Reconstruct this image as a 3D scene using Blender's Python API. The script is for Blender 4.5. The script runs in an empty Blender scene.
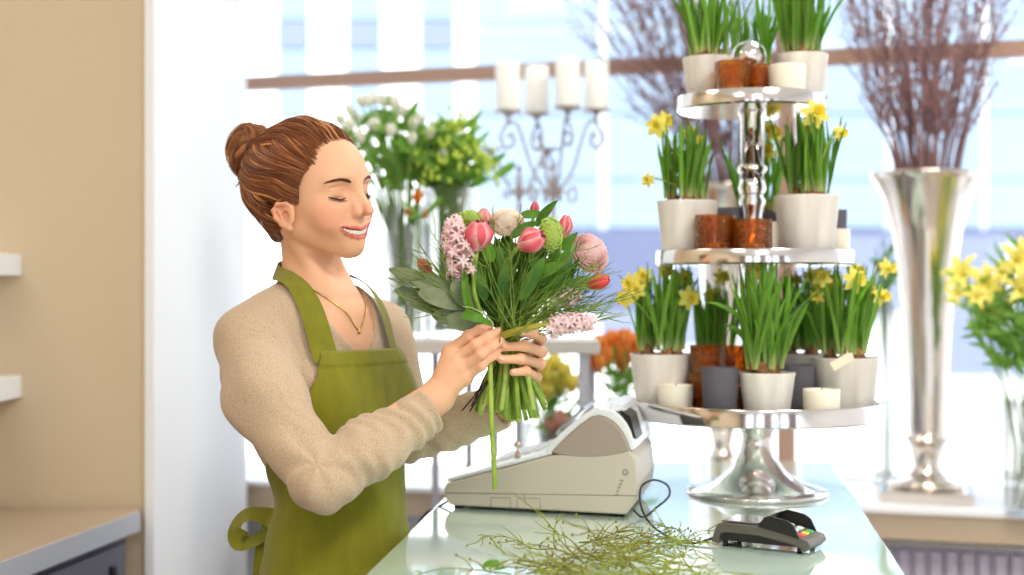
import bpy, math, random
import numpy as np
from mathutils import Vector, Matrix, Quaternion, noise as mnoise
PI = math.pi
C = bpy.context.scene.collection
FPX, CAMZ = 1422.2, 1.40
def P(px, py, Y):
    """a point read from the photograph at the distance Y from the camera"""
    return Vector(((px-512)*Y/FPX, Y, CAMZ-(py-287.5)*Y/FPX))
def V(*a): return Vector(a)
def lin(c): return c/12.92 if c <= .04045 else ((c+.055)/1.055)**2.4
def rgb(r, g, b): return (lin(r/255), lin(g/255), lin(b/255), 1)
# ---------------------------------------------------------------- materials
M = {}
def mat(name, col, rough=.5, metal=0, spec=.5, sss=0, trans=0, ior=1.45, sheen=0, noise=None, bump=None, coat=0, vcol=False, emit=None, sssr=(1,.35,.2), scale3=(1,1,1), voro=None, translu=0):
    """noise=(scale, colour2, low, high); bump=(scale, strength, distance)"""
    m = bpy.data.materials.new(name); m.use_nodes = True
    nt = m.node_tree; N = nt.nodes; Lk = nt.links
    b = N['Principled BSDF']
    b.inputs['Base Color'].default_value = col
    b.inputs['Roughness'].default_value = rough
    b.inputs['Metallic'].default_value = metal
    b.inputs['Specular IOR Level'].default_value = spec
    b.inputs['IOR'].default_value = ior
    b.inputs['Transmission Weight'].default_value = trans
    b.inputs['Coat Weight'].default_value = coat
    b.inputs['Coat Roughness'].default_value = .05
    b.inputs['Sheen Weight'].default_value = sheen
    if sss:
        b.inputs['Subsurface Weight'].default_value = sss
        b.inputs['Subsurface Radius'].default_value = sssr
        b.inputs['Subsurface Scale'].default_value = .012
    if emit:
        b.inputs['Emission Color'].default_value = emit[0]; b.inputs['Emission Strength'].default_value = emit[1]
    co = None
    if noise or bump or voro:
        tc = N.new('ShaderNodeTexCoord'); mp = N.new('ShaderNodeMapping'); mp.inputs['Scale'].default_value = scale3
        Lk.new(tc.outputs['Object'], mp.inputs['Vector']); co = mp.outputs['Vector']
    src = None
    if vcol:
        a = N.new('ShaderNodeVertexColor'); a.layer_name = 'Col'; src = a.outputs['Color']
    if noise:
        n = N.new('ShaderNodeTexNoise'); n.inputs['Scale'].default_value = noise[0]; n.inputs['Detail'].default_value = 4
        Lk.new(co, n.inputs['Vector'])
        r = N.new('ShaderNodeMapRange'); r.inputs['From Min'].default_value = noise[2]; r.inputs['From Max'].default_value = noise[3]
        Lk.new(n.outputs['Fac'], r.inputs['Value'])
        mx = N.new('ShaderNodeMix'); mx.data_type = 'RGBA'
        Lk.new(r.outputs['Result'], mx.inputs['Factor'])
        if src: Lk.new(src, mx.inputs['A'])
        else: mx.inputs['A'].default_value = col
        mx.inputs['B'].default_value = noise[1]
        src = mx.outputs['Result']
    if src: Lk.new(src, b.inputs['Base Color'])
    if bump:
        n = N.new('ShaderNodeTexNoise'); n.inputs['Scale'].default_value = bump[0]; n.inputs['Detail'].default_value = 3
        Lk.new(co, n.inputs['Vector'])
        bp = N.new('ShaderNodeBump'); bp.inputs['Strength'].default_value = bump[1]; bp.inputs['Distance'].default_value = bump[2]
        Lk.new(n.outputs['Fac'], bp.inputs['Height']); Lk.new(bp.outputs['Normal'], b.inputs['Normal'])
    if voro:
        n = N.new('ShaderNodeTexVoronoi'); n.inputs['Scale'].default_value = voro[0]
        Lk.new(co, n.inputs['Vector'])
        bp = N.new('ShaderNodeBump'); bp.inputs['Strength'].default_value = voro[1]; bp.inputs['Distance'].default_value = voro[2]
        Lk.new(n.outputs['Distance'], bp.inputs['Height']); Lk.new(bp.outputs['Normal'], b.inputs['Normal'])
    if translu:   # thin leaves and petals let light through
        t = N.new('ShaderNodeBsdfTranslucent'); ms = N.new('ShaderNodeMixShader'); ms.inputs['Fac'].default_value = translu
        if src: Lk.new(src, t.inputs['Color'])
        else: t.inputs['Color'].default_value = col
        out = N['Material Output']
        Lk.new(b.outputs['BSDF'], ms.inputs[1]); Lk.new(t.outputs['BSDF'], ms.inputs[2]); Lk.new(ms.outputs['Shader'], out.inputs['Surface'])
    M[name] = m
    return m
def glassy(name, tint=(1, 1, 1, 1), refl=1.0, body=None, ior=1.5, rough=.03, voro=None):
    """thin-walled glass: see-through with a Fresnel reflection; body=(colour, share) adds light scattered in the glass"""
    m = bpy.data.materials.new(name); m.use_nodes = True; nt = m.node_tree; N = nt.nodes; Lk = nt.links; N.remove(N['Principled BSDF'])
    t = N.new('ShaderNodeBsdfTransparent'); t.inputs[0].default_value = tint
    g = N.new('ShaderNodeBsdfGlossy'); g.inputs['Roughness'].default_value = rough
    f = N.new('ShaderNodeFresnel'); f.inputs['IOR'].default_value = ior
    cur = t.outputs[0]
    if body:
        d = N.new('ShaderNodeBsdfDiffuse'); d.inputs[0].default_value = body[0]; l = N.new('ShaderNodeBsdfTranslucent'); l.inputs[0].default_value = body[0]
        a = N.new('ShaderNodeMixShader'); a.inputs[0].default_value = .6; Lk.new(d.outputs[0], a.inputs[1]); Lk.new(l.outputs[0], a.inputs[2])
        b = N.new('ShaderNodeMixShader'); b.inputs[0].default_value = body[1]; Lk.new(cur, b.inputs[1]); Lk.new(a.outputs[0], b.inputs[2]); cur = b.outputs[0]
    x = N.new('ShaderNodeMath'); x.operation = 'MULTIPLY'; x.inputs[1].default_value = refl; Lk.new(f.outputs[0], x.inputs[0])
    s = N.new('ShaderNodeMixShader'); Lk.new(x.outputs[0], s.inputs[0]); Lk.new(cur, s.inputs[1]); Lk.new(g.outputs[0], s.inputs[2])
    if voro:
        tc = N.new('ShaderNodeTexCoord'); n = N.new('ShaderNodeTexVoronoi'); n.inputs['Scale'].default_value = voro[0]; Lk.new(tc.outputs['Object'], n.inputs['Vector'])
        bp = N.new('ShaderNodeBump'); bp.inputs['Strength'].default_value = voro[1]; bp.inputs['Distance'].default_value = voro[2]
        Lk.new(n.outputs['Distance'], bp.inputs['Height']); Lk.new(bp.outputs['Normal'], g.inputs['Normal']); Lk.new(bp.outputs['Normal'], f.inputs['Normal'])
        if body: Lk.new(bp.outputs['Normal'], d.inputs['Normal'])
    Lk.new(s.outputs[0], N['Material Output'].inputs['Surface']); M[name] = m; return m
# ---------------------------------------------------------------- mesh builder
def frame(d, up=None):
    d = d.normalized()
    if up is None: up = Vector((0, 0, 1)) if abs(d.z) < .95 else Vector((1, 0, 0))
    s = d.cross(up)
    if s.length < 1e-6: s = d.orthogonal()
    s.normalize(); return s, s.cross(d).normalized()
class MB:
    def __init__(s): s.v = []; s.f = []; s.mi = []; s.c = []
    def add(s, vs, fs, mi=0, col=None):
        n = len(s.v); s.v += [tuple(v) for v in vs]; s.f += [tuple(i+n for i in f) for f in fs]; s.mi += [mi]*len(fs)
        if col is not None: s.c += [col]*len(vs) if not isinstance(col, list) else col
        elif s.c: s.c += [(1, 1, 1, 1)]*len(vs)
    def tube(s, pts, rad, seg=8, mi=0, closed=False, col=None, flat=1.0, cap=True, up=None):
        pts = [Vector(p) for p in pts]; n = len(pts)
        if not isinstance(rad, (list, tuple)): rad = [rad]*n
        vs = []; fs = []
        t = (pts[1]-pts[0]); a, b = frame(t, up)
        for i in range(n):
            if closed: t = pts[(i+1) % n]-pts[i-1]
            else: t = pts[min(i+1, n-1)]-pts[max(i-1, 0)]
            if t.length < 1e-9: t = Vector((0, 0, 1))
            t.normalize()
            a = a-t*a.dot(t)
            if a.length < 1e-6: a = t.orthogonal()
            a.normalize(); b = t.cross(a)
            for k in range(seg):
                an = 2*PI*k/seg
                vs.append(pts[i]+a*(math.cos(an)*rad[i])+b*(math.sin(an)*rad[i]*flat))
        for i in range(n if closed else n-1):
            j = (i+1) % n
            for k in range(seg):
                k2 = (k+1) % seg
                fs.append((i*seg+k, i*seg+k2, j*seg+k2, j*seg+k))
        if cap and not closed:
            fs.append(tuple(range(seg-1, -1, -1))); fs.append(tuple((n-1)*seg+k for k in range(seg)))
        s.add(vs, fs, mi, col)
    sharp = False
    def ribbon(s, pts, ws, normals, th=.001, fold=0., mi=0, col=None):
        """a band with lens-shaped section; normals give the face direction at each point"""
        s.sharp = True; pts = [Vector(p) for p in pts]; n = len(pts); vs = []; fs = []
        if not isinstance(ws, (list, tuple)): ws = [ws]*n
        if isinstance(normals, Vector): normals = [normals]*n
        cc = []
        for i in range(n):
            t = (pts[min(i+1, n-1)]-pts[max(i-1, 0)]).normalized()
            sd = t.cross(normals[i])
            if sd.length < 1e-5: sd = t.orthogonal()
            sd.normalize(); nn = sd.cross(t).normalized()
            w = ws[i]/2
            vs += [pts[i]-sd*w+nn*fold*w, pts[i]+nn*th/2, pts[i]+sd*w+nn*fold*w, pts[i]-nn*th/2]
            if isinstance(col, list): cc += [col[i]]*4
        for i in range(n-1):
            for k in range(4):
                k2 = (k+1) % 4
                fs.append((i*4+k, (i+1)*4+k, (i+1)*4+k2, i*4+k2))
        fs.append((0, 1, 2, 3)); fs.append(tuple((n-1)*4+k for k in (3, 2, 1, 0)))
        s.add(vs, fs, mi, cc if isinstance(col, list) else col)
    def lathe(s, prof, seg=32, c=(0, 0, 0), mi=0, col=None, R=None, flute=None):
        c = Vector(c); vs = []; fs = []; n = len(prof)
        for i, (r, z) in enumerate(prof):
            for k in range(seg):
                a = 2*PI*k/seg; rr = max(r, 1e-5)
                if flute: rr *= 1+flute[1]*math.cos(a*flute[0])
                v = Vector((rr*math.cos(a), rr*math.sin(a), z))
                if R: v = R @ v
                vs.append(c+v)
        for i in range(n-1):
            for k in range(seg):
                k2 = (k+1) % seg
                fs.append((i*seg+k, i*seg+k2, (i+1)*seg+k2, (i+1)*seg+k))
        s.add(vs, fs, mi, col)
    def box(s, c, d, R=None, mi=0, bev=0., col=None):
        c = Vector(c); x, y, z = [q/2 for q in d]; 
        if bev <= 0:
            vs = [Vector((a*x, b*y, e*z)) for a in (-1, 1) for b in (-1, 1) for e in (-1, 1)]
            fs = [(0, 1, 3, 2), (4, 6, 7, 5), (0, 4, 5, 1), (2, 3, 7, 6), (0, 2, 6, 4), (1, 5, 7, 3)]
        else:
            import bmesh
            bm = bmesh.new(); bmesh.ops.create_cube(bm, size=1)
            for v in bm.verts: v.co = Vector((v.co.x*2*x, v.co.y*2*y, v.co.z*2*z))
            bmesh.ops.bevel(bm, geom=bm.edges[:], offset=bev, segments=2, affect='EDGES', profile=.5)
            bm.verts.index_update(); vs = [v.co.copy() for v in bm.verts]; fs = [tuple(v.index for v in f.verts) for f in bm.faces]; bm.free()
        if R: vs = [R @ v for v in vs]
        s.add([c+v for v in vs], fs, mi, col)
    def ell(s, c, r, R=None, su=12, sv=8, mi=0, col=None):
        c = Vector(c); vs = [Vector((0, 0, -1))]; fs = []
        for j in range(1, sv):
            ph = -PI/2+PI*j/sv
            for k in range(su):
                a = 2*PI*k/su; vs.append(Vector((math.cos(ph)*math.cos(a), math.cos(ph)*math.sin(a), math.sin(ph))))
        vs.append(Vector((0, 0, 1)))
        for k in range(su):
            k2 = (k+1) % su
            fs.append((0, 1+k2, 1+k)); fs.append((len(vs)-1, 1+(sv-2)*su+k, 1+(sv-2)*su+k2))
            for j in range(sv-2): fs.append((1+j*su+k, 1+j*su+k2, 1+(j+1)*su+k2, 1+(j+1)*su+k))
        if not isinstance(r, (tuple, list, Vector)): r = (r, r, r)
        out = []
        for v in vs:
            v = Vector((v.x*r[0], v.y*r[1], v.z*r[2]))
            out.append(c+(R @ v if R else v))
        s.add(out, fs, mi, col)
    def prism(s, poly, vec, mi=0, col=None):
        """closed outline (3-D points) pushed along vec"""
        n = len(poly); vec = Vector(vec); a = [Vector(p) for p in poly]
        fs = [tuple(range(n-1, -1, -1)), tuple(range(n, 2*n))]+[(i, (i+1) % n, n+(i+1) % n, n+i) for i in range(n)]
        s.add(a+[p+vec for p in a], fs, mi, col)
    def loft(s, rings, mi=0, cap=True, col=None):
        n = len(rings[0]); vs = [p for r in rings for p in r]; fs = []
        for i in range(len(rings)-1):
            for k in range(n):
                k2 = (k+1) % n; fs.append((i*n+k, i*n+k2, (i+1)*n+k2, (i+1)*n+k))
        if cap: fs.append(tuple(range(n-1, -1, -1))); fs.append(tuple((len(rings)-1)*n+k for k in range(n)))
        s.add(vs, fs, mi, col)
    def build(s, name, mats, parent=None, smooth=True, label=None, flat_angle=None):
        me = bpy.data.meshes.new(name)
        off = ORG.get(parent.name, Vector()) if parent else Vector()
        vs = np.array(s.v, dtype=np.float32).reshape(-1, 3)-np.array(off, dtype=np.float32)
        me.from_pydata([tuple(map(float, v)) for v in vs], [], s.f)
        if not isinstance(mats, (list, tuple)): mats = [mats]
        for m in mats: me.materials.append(M[m] if isinstance(m, str) else m)
        me.polygons.foreach_set('material_index', s.mi)
        me.polygons.foreach_set('use_smooth', [smooth]*len(s.f))
        if s.c:
            at = me.color_attributes.new('Col', 'FLOAT_COLOR', 'POINT')
            at.data.foreach_set('color', np.array(s.c, dtype=np.float32).ravel())
        me.update()
        if s.sharp and not flat_angle: flat_angle = 66
        if smooth and flat_angle: me.set_sharp_from_angle(angle=math.radians(flat_angle))
        return link(name, me, parent, label)
ORG = {}
def link(name, me, parent=None, label=None):
    o = bpy.data.objects.new(name, me); C.objects.link(o)
    if parent: o.parent = parent; ORG[o.name] = ORG.get(parent.name, Vector())
    if label: o['label'] = label
    return o
def tag(o, label, cat, group=None, kind=None):
    o['label'] = label; o['category'] = cat
    if group: o['group'] = group
    if kind: o['kind'] = kind
    return o
def thing(name, loc, label, cat, group=None, rotz=0):
    o = bpy.data.objects.new(name, None); C.objects.link(o); o.location = loc; o.rotation_euler = (0, 0, rotz)
    o.empty_display_size = .05
    ORG[o.name] = Vector(loc)
    return tag(o, label, cat, group)
def local_thing(name, label, cat, group=None):
    """an Empty whose parts are written round (0,0,0); move it afterwards"""
    return thing(name, (0, 0, 0), label, cat, group)
def struct(o): o['kind'] = 'structure'; return o
def kids(o): return [c for c in bpy.data.objects if c.parent == o]
def dup(o, parent=None):
    c = o.copy(); C.objects.link(c)
    if parent: c.parent = parent
    for ch in CH.get(o.name, None) or kids(o): dup(ch, c)
    return c
CH = {}
def bez(pts, n=12):
    """smooth curve through points (Catmull-Rom)"""
    pts = [Vector(p) for p in pts]; q = [pts[0]*2-pts[1]]+pts+[pts[-1]*2-pts[-2]]; out = []
    for i in range(1, len(q)-2):
        for k in range(n):
            t = k/n; a, b, c, d = q[i-1], q[i], q[i+1], q[i+2]
            out.append(.5*((2*b)+(c-a)*t+(2*a-5*b+4*c-d)*t*t+(3*b-a-3*c+d)*t**3))
    out.append(pts[-1]); return out
# ---------------------------------------------------------------- sculpting with distance fields
def vec(*a): return np.array(a, float)
def s_ell(p, c, r, R=None):
    q = p-np.asarray(c)
    if R is not None: q = q@R
    r = np.asarray(r, float)
    k0 = np.linalg.norm(q/r, axis=1); k1 = np.linalg.norm(q/(r*r), axis=1)+1e-9
    return k0*(k0-1)/k1
def s_sph(p, c, r): return np.linalg.norm(p-np.asarray(c), axis=1)-r
def s_cone(p, a, b, ra, rb):
    a = np.asarray(a, float); b = np.asarray(b, float); ab = b-a
    t = np.clip(((p-a)@ab)/(ab@ab), 0, 1)
    return np.linalg.norm(p-(a+t[:, None]*ab), axis=1)-(ra+t*(rb-ra))
def smin(a, b, k):
    h = np.clip(.5+.5*(b-a)/k, 0, 1); return b*(1-h)+a*h-k*h*(1-h)
def smax(a, b, k): return -smin(-a, -b, k)
def s_chain(p, pts, rs, k=.004):
    d = None
    for i in range(len(pts)-1):
        e = s_cone(p, pts[i], pts[i+1], rs[i], rs[i+1]); d = e if d is None else smin(d, e, k)
    return d
def grad(fn, p, e=.001):
    g = np.stack([fn(p+np.eye(3)[k]*e)-fn(p-np.eye(3)[k]*e) for k in range(3)], 1)
    return g/(np.linalg.norm(g, axis=1, keepdims=True)+1e-12)
def project(fn, p, off=0., it=6):
    p = np.array(p, float)
    for _ in range(it): p = p-grad(fn, p)*(fn(p)-off)[:, None]
    return p, grad(fn, p)
def nets(fn, lo, hi, h, B=8):
    lo = np.asarray(lo, float); hi = np.asarray(hi, float)
    nb = np.ceil((hi-lo)/(h*B)).astype(int); n = nb*B
    D = np.ones(n, np.float32)
    bi = np.stack(np.meshgrid(*[np.arange(k) for k in nb], indexing='ij'), -1).reshape(-1, 3)
    cen = lo+(bi*B+(B-1)/2)*h
    dc = np.concatenate([fn(cen[i:i+60000]) for i in range(0, len(cen), 60000)])
    act = np.abs(dc) < B*h*.87*1.5+.004
    lc = np.stack(np.meshgrid(*[np.arange(B)]*3, indexing='ij'), -1).reshape(-1, 3)
    for b, d in zip(bi[~act], dc[~act]):
        if d < 0: D[b[0]*B:(b[0]+1)*B, b[1]*B:(b[1]+1)*B, b[2]*B:(b[2]+1)*B] = -1
    ab = bi[act]
    for i in range(0, len(ab), 400):
        g = (ab[i:i+400, None, :]*B+lc[None]).reshape(-1, 3)
        D[g[:, 0], g[:, 1], g[:, 2]] = fn(lo+g*h)
    D[0] = D[-1] = 1; D[:, 0] = D[:, -1] = 1; D[:, :, 0] = D[:, :, -1] = 1
    S = D < 0
    cs = [(i, j, k) for i in (0, 1) for j in (0, 1) for k in (0, 1)]
    sl = lambda A, c: A[c[0]:n[0]-1+c[0], c[1]:n[1]-1+c[1], c[2]:n[2]-1+c[2]]
    cnt = sum(sl(S, c).astype(np.int8) for c in cs)
    cell = np.argwhere((cnt > 0) & (cnt < 8))
    idx = -np.ones(n, np.int32); idx[cell[:, 0], cell[:, 1], cell[:, 2]] = np.arange(len(cell))
    acc = np.zeros((len(cell), 3)); num = np.zeros(len(cell))
    for a in cs:
        for ax in range(3):
            if a[ax]: continue
            b = list(a); b[ax] = 1
            da = D[cell[:, 0]+a[0], cell[:, 1]+a[1], cell[:, 2]+a[2]].astype(float); db = D[cell[:, 0]+b[0], cell[:, 1]+b[1], cell[:, 2]+b[2]].astype(float)
            m = (da < 0) != (db < 0); t = np.where(m, da/np.where(m, da-db, 1), 0)
            pt = np.tile(np.array(a, float), (len(cell), 1)); pt[:, ax] += t
            acc[m] += pt[m]; num += m
    verts = lo+(cell+acc/num[:, None])*h
    faces = []
    for ax in range(3):
        u, w = (ax+1) % 3, (ax+2) % 3
        s0 = [slice(1, n[i]-1) for i in range(3)]; s1 = list(s0); s1[ax] = slice(2, n[ax])
        A, Bq = S[tuple(s0)], S[tuple(s1)]
        e = np.argwhere(A != Bq)+1
        ins = S[e[:, 0], e[:, 1], e[:, 2]]
        def at(du, dw):
            q = e.copy(); q[:, u] -= du; q[:, w] -= dw; return idx[q[:, 0], q[:, 1], q[:, 2]]
        quad = np.stack([at(1, 1), at(0, 1), at(0, 0), at(1, 0)], 1)
        quad[~ins] = quad[~ins][:, ::-1]
        faces.append(quad)
    F = np.concatenate(faces); F = F[(F >= 0).all(1)]
    return verts, F
def np_mesh(name, parts, mats, parent=None, cols=None, label=None):
    vs = []; fs = []; n = 0
    for v, f in parts: vs.append(v); fs.append(f+n); n += len(v)
    vs = np.concatenate(vs); fs = np.concatenate(fs)
    off = np.array(ORG.get(parent.name, Vector())) if parent else 0
    me = bpy.data.meshes.new(name)
    me.vertices.add(len(vs)); me.vertices.foreach_set('co', (vs-off).astype(np.float32).ravel())
    me.loops.add(len(fs)*4); me.loops.foreach_set('vertex_index', fs.astype(np.int32).ravel())
    me.polygons.add(len(fs)); me.polygons.foreach_set('loop_start', np.arange(len(fs), dtype=np.int32)*4)
    me.polygons.foreach_set('use_smooth', np.ones(len(fs), bool))
    for m in (mats if isinstance(mats, (list, tuple)) else [mats]): me.materials.append(M[m])
    me.update(calc_edges=True); me.validate()
    if cols is not None:
        at = me.color_attributes.new('Col', 'FLOAT_COLOR', 'POINT')
        c = cols(vs); at.data.foreach_set('color', np.concatenate([c, np.ones((len(c), 1))], 1).astype(np.float32).ravel())
    return link(name, me, parent, label)
# ================================================================ THE FLORIST
mat('skin', rgb(238, 190, 164), .48, sss=.12, spec=.35, vcol=True, bump=(900, .08, .0005))
mat('teeth', rgb(236, 228, 214), .25, coat=.3)
mat('lash', rgb(52, 30, 20), .6)
mat('brow', rgb(112, 66, 40), .7)
mat('nail', rgb(240, 188, 172), .25, coat=.3)
mat('hair', rgb(150, 82, 42), .33, spec=.55, vcol=True)
mat('jersey', rgb(204, 180, 152), .95, sheen=.3, noise=(850, rgb(140, 112, 86), .46, .72), bump=(700, .35, .001))
mat('linen', rgb(128, 128, 18), .9, sheen=.2, noise=(60, rgb(112, 112, 12), .3, .8), bump=(900, .3, .0008), scale3=(1, 1, .35))
mat('denim', rgb(40, 44, 52), .9)
mat('gold', rgb(215, 170, 95), .25, metal=1)
mat('shoe', rgb(70, 60, 55), .6)
TH = math.radians(35)
bf = vec(math.cos(TH), -math.sin(TH), 0); bl = vec(math.sin(TH), math.cos(TH), 0); bu = vec(0, 0, 1)
TO = vec(-.318, 2.36, 0)
BR = np.stack([bf, bl, bu], 1)               # world = BR @ (f, l, u)
def tw(f, l, u): return TO+f*bf+l*bl+u*bu
def tl(p): return (p-TO)@BR
A_ = lambda v: np.array(v, float)
rS, rE1, rE, rC, rW = [A_(P(*a)) for a in ((253, 346, 2.25), (264, 396, 2.18), (322, 481, 2.10), (428, 410, 2.165), (437, 397, 2.18))]
lS, lE, lC, lW = [A_(P(*a)) for a in ((380, 332, 2.49), (408, 436, 2.38), (496, 408, 2.31), (506, 400, 2.30))]
# head frame
yw, pt, rl, HS = math.radians(33), math.radians(-1), math.radians(7), 1.03
hf = vec(math.cos(yw)*math.cos(pt), -math.sin(yw)*math.cos(pt), -math.sin(pt)); l0 = vec(math.sin(yw), math.cos(yw), 0); u0 = np.cross(hf, l0)
hl = l0*math.cos(rl)+u0*math.sin(rl); hu = np.cross(hf, hl)
HR = np.stack([hf, hl, hu], 1); HO = vec(-.3262, 2.33, 1.546)
def hl_(p): return ((p-HO)@HR)/HS            # world -> head
def hw(f, l, u): return HO+HS*(f*hf+l*hl+u*hu)
def hwv(a): return Vector(hw(*a))
# ---- the face, built in head space (f, l, u), mirrored about l=0
def d_face(m):
    d = s_ell(m, (-.010, 0, .026), (.094, .0735, .084))
    d = smin(d, s_ell(m, (.040, 0, .040), (.052, .056, .050)), .03)
    d = smin(d, s_ell(m, (.028, 0, -.018), (.060, .0565, .058)), .03)
    d = smin(d, s_cone(m, (.062, .006, -.0800), (.004, .045, -.041), .016, .018), .022)
    d = smin(d, s_sph(m, (.0745, .0, -.0780), .0155), .016)
    d = smin(d, s_ell(m, (.055, .036, -.018), (.024, .023, .017)), .02)
    d = smin(d, s_ell(m, (.060, .037, -.038), (.019, .018, .017)), .018)          # smiling cheek
    d = smin(d, s_ell(m, (.062, 0, -.052), (.029, .030, .026)), .020)            # muzzle
    return d
def surf_f(l, u, fn=None):
    """how far forward the face reaches at (l, u)"""
    f = np.linspace(.02, .125, 106); pt_ = np.stack([f, np.full(106, abs(l)), np.full(106, u)], 1)
    v = (fn or d_face)(pt_); i = int(np.argmax(v > 0)); return float(f[i-1]+(f[i]-f[i-1])*(-v[i-1])/(v[i]-v[i-1]))
MW, MU = .0365, -.0565
def lipmid(s, du=0., df=0.):
    l = MW*abs(s); u = MU+.0115*s*s+du
    return vec(surf_f(l, u)+df, l if s >= 0 else -l, u)
S1 = (0, .22, .45, .68, .86, 1)
LUP = [lipmid(s, .0050*(1-s*s)+.0006-(.0010 if s < .1 else 0), -.0012*(1-s)) for s in S1]
LLO = [lipmid(s, -.0092*(1-s*s)**.8, -.0022*(1-s*s)) for s in S1]
LMO = [lipmid(s, -.0022*(1-s*s), .0015) for s in (0, .25, .5, .75, .93)]
def d_head(q):
    """distance in head space; |l| mirrored"""
    m = q.copy(); m[:, 1] = np.abs(m[:, 1])
    d = d_face(m)
    d = smin(d, s_cone(m, (.083, .004, .026), (.075, .040, .024), .009, .007), .018)  # brow ridge
    d = smax(d, -s_ell(m, (.096, .032, .007), (.017, .020, .0130)), .016)          # sockets
    d = smin(d, s_ell(m, (.0665, .0315, .006), (.0150, .0150, .0138)), .004)      # closed lid over the eyeball
    d = smax(d, -s_cone(m, (.0825, .020, -.0025), (.0755, .047, .0005), .0014, .0011), .0018)  # lid crease
    d = smax(d, -s_cone(m, (.0855, .021, .0160), (.0770, .047, .0155), .0016, .0012), .0025)
    d = smin(d, s_cone(m, (.0860, 0, .020), (.0985, 0, -.006), .0060, .0064), .012)  # nose
    d = smin(d, s_cone(m, (.0975, 0, -.006), (.1115, 0, -.0245), .0064, .0080), .007)
    d = smin(d, s_cone(m, (.0860, .0075, -.004), (.0950, .0090, -.0200), .0070, .0075), .007)
    d = smin(d, s_ell(m, (.0955, .0110, -.0275), (.0085, .0052, .0058)), .006)
    d = smax(d, -s_ell(m, (.1005, .0058, -.0350), (.0056, .0028, .0034)), .003)
    d = smin(d, s_chain(m, LUP, (.0024, .0026, .0024, .0020, .0014, .0008)), .003)
    d = smin(d, s_chain(m, LLO, (.0034, .0033, .0029, .0022, .0015, .0008)), .003)
    d = smax(d, -s_chain(m, LMO, (.0042, .0040, .0036, .0026, .0010)), .0012)
    # ears
    m = (m-vec(.008, .070, -.015))/vec(.96, .90, .80)+vec(.002, .070, 0)
    e = s_ell(m, (.001, .0755, -.009), (.0170, .0062, .0235), None)
    helix = [(.014, .0735, -.003), (.0145, .0745, .008), (.006, .0790, .0155), (-.008, .0830, .0150), (-.0165, .0845, .003), (-.0145, .0830, -.012), (-.005, .0785, -.026), (.006, .0740, -.034)]
    e = smin(e, s_chain(m, helix, (.0028, .0030, .0034, .0037, .0038, .0038, .0042, .0056)), .006)
    e = smax(e, -s_ell(m, (.003, .0845, -.010), (.0095, .0110, .0120)), .002)
    e = smax(e, -s_ell(m, (-.003, .0870, .006), (.0090, .0075, .0052)), .002)
    e = smin(e, s_cone(m, (-.009, .0825, .003), (-.002, .0790, -.019), .0024, .0026), .003)
    e = smin(e, s_cone(m, (.0145, .0745, -.007), (.0130, .0740, -.017), .0030, .0030), .003)
    d = smin(d, e*.80, .005)
    return d
def f_head(p): return d_head(hl_(p))*HS
NB = A_(hw(-.024, 0, -.050))
def d_neck(p):
    d = s_cone(p, NB, tw(-.014, 0, 1.375), .0405, .046)
    a, b = hw(-.020, -.044, -.045), tw(.055, -.012, 1.365)   # the neck muscles to the collarbone pit
    d = smin(d, s_cone(p, a, b, .010, .008), .02)
    d = smin(d, s_cone(p, hw(-.020, .044, -.045), tw(.055, .012, 1.365), .010, .008), .02)
    return d
def d_torso(p, g=0.):
    q = tl(p); m = q.copy(); m[:, 1] = np.abs(m[:, 1])
    d = s_ell(m, (.000, 0, 1.235), (.100+g, .140+g, .170+g))
    d = smin(d, s_cone(m, (-.015, .02, 1.340), (-.015, .138, 1.316), .052+g, .050+g), .05)
    d = smin(d, s_ell(m, (.058, .064, 1.205), (.052+g, .058+g, .062+g)), .04)
    d = smin(d, s_ell(m, (.050, 0, 1.065), (.078+g, .084+g, .13+g)), .05)
    d = smin(d, s_ell(m, (.040, 0, .925), (.092+g, .116+g, .14+g)), .05)
    d = smin(d, s_cone(m, (-.015, .0, 1.362), (-.02, .11, 1.325), .045+g, .030+g), .05)
    return d
def d_clav(p):
    m = tl(p); m[:, 1] = np.abs(m[:, 1])
    return s_cone(m, (.062, .014, 1.350), (.012, .13, 1.372), .006, .005)
def d_arms(p, g=0.):
    a = s_chain(p, [rS, rE1, rE], (.050+g, .046+g, .039+g), .02)
    a = smin(a, s_chain(p, [rE, rE*.55+rC*.45, rW], (.039+g, .040+g*.8, .0265+g*.6), .02), .01)
    b = s_chain(p, [lS, lE], (.047+g, .036+g), .02)
    b = smin(b, s_chain(p, [lE, lE*.5+lC*.5, lW], (.037+g, .037+g*.8, .0255+g*.6), .02), .01)
    return np.minimum(a, b)
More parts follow.
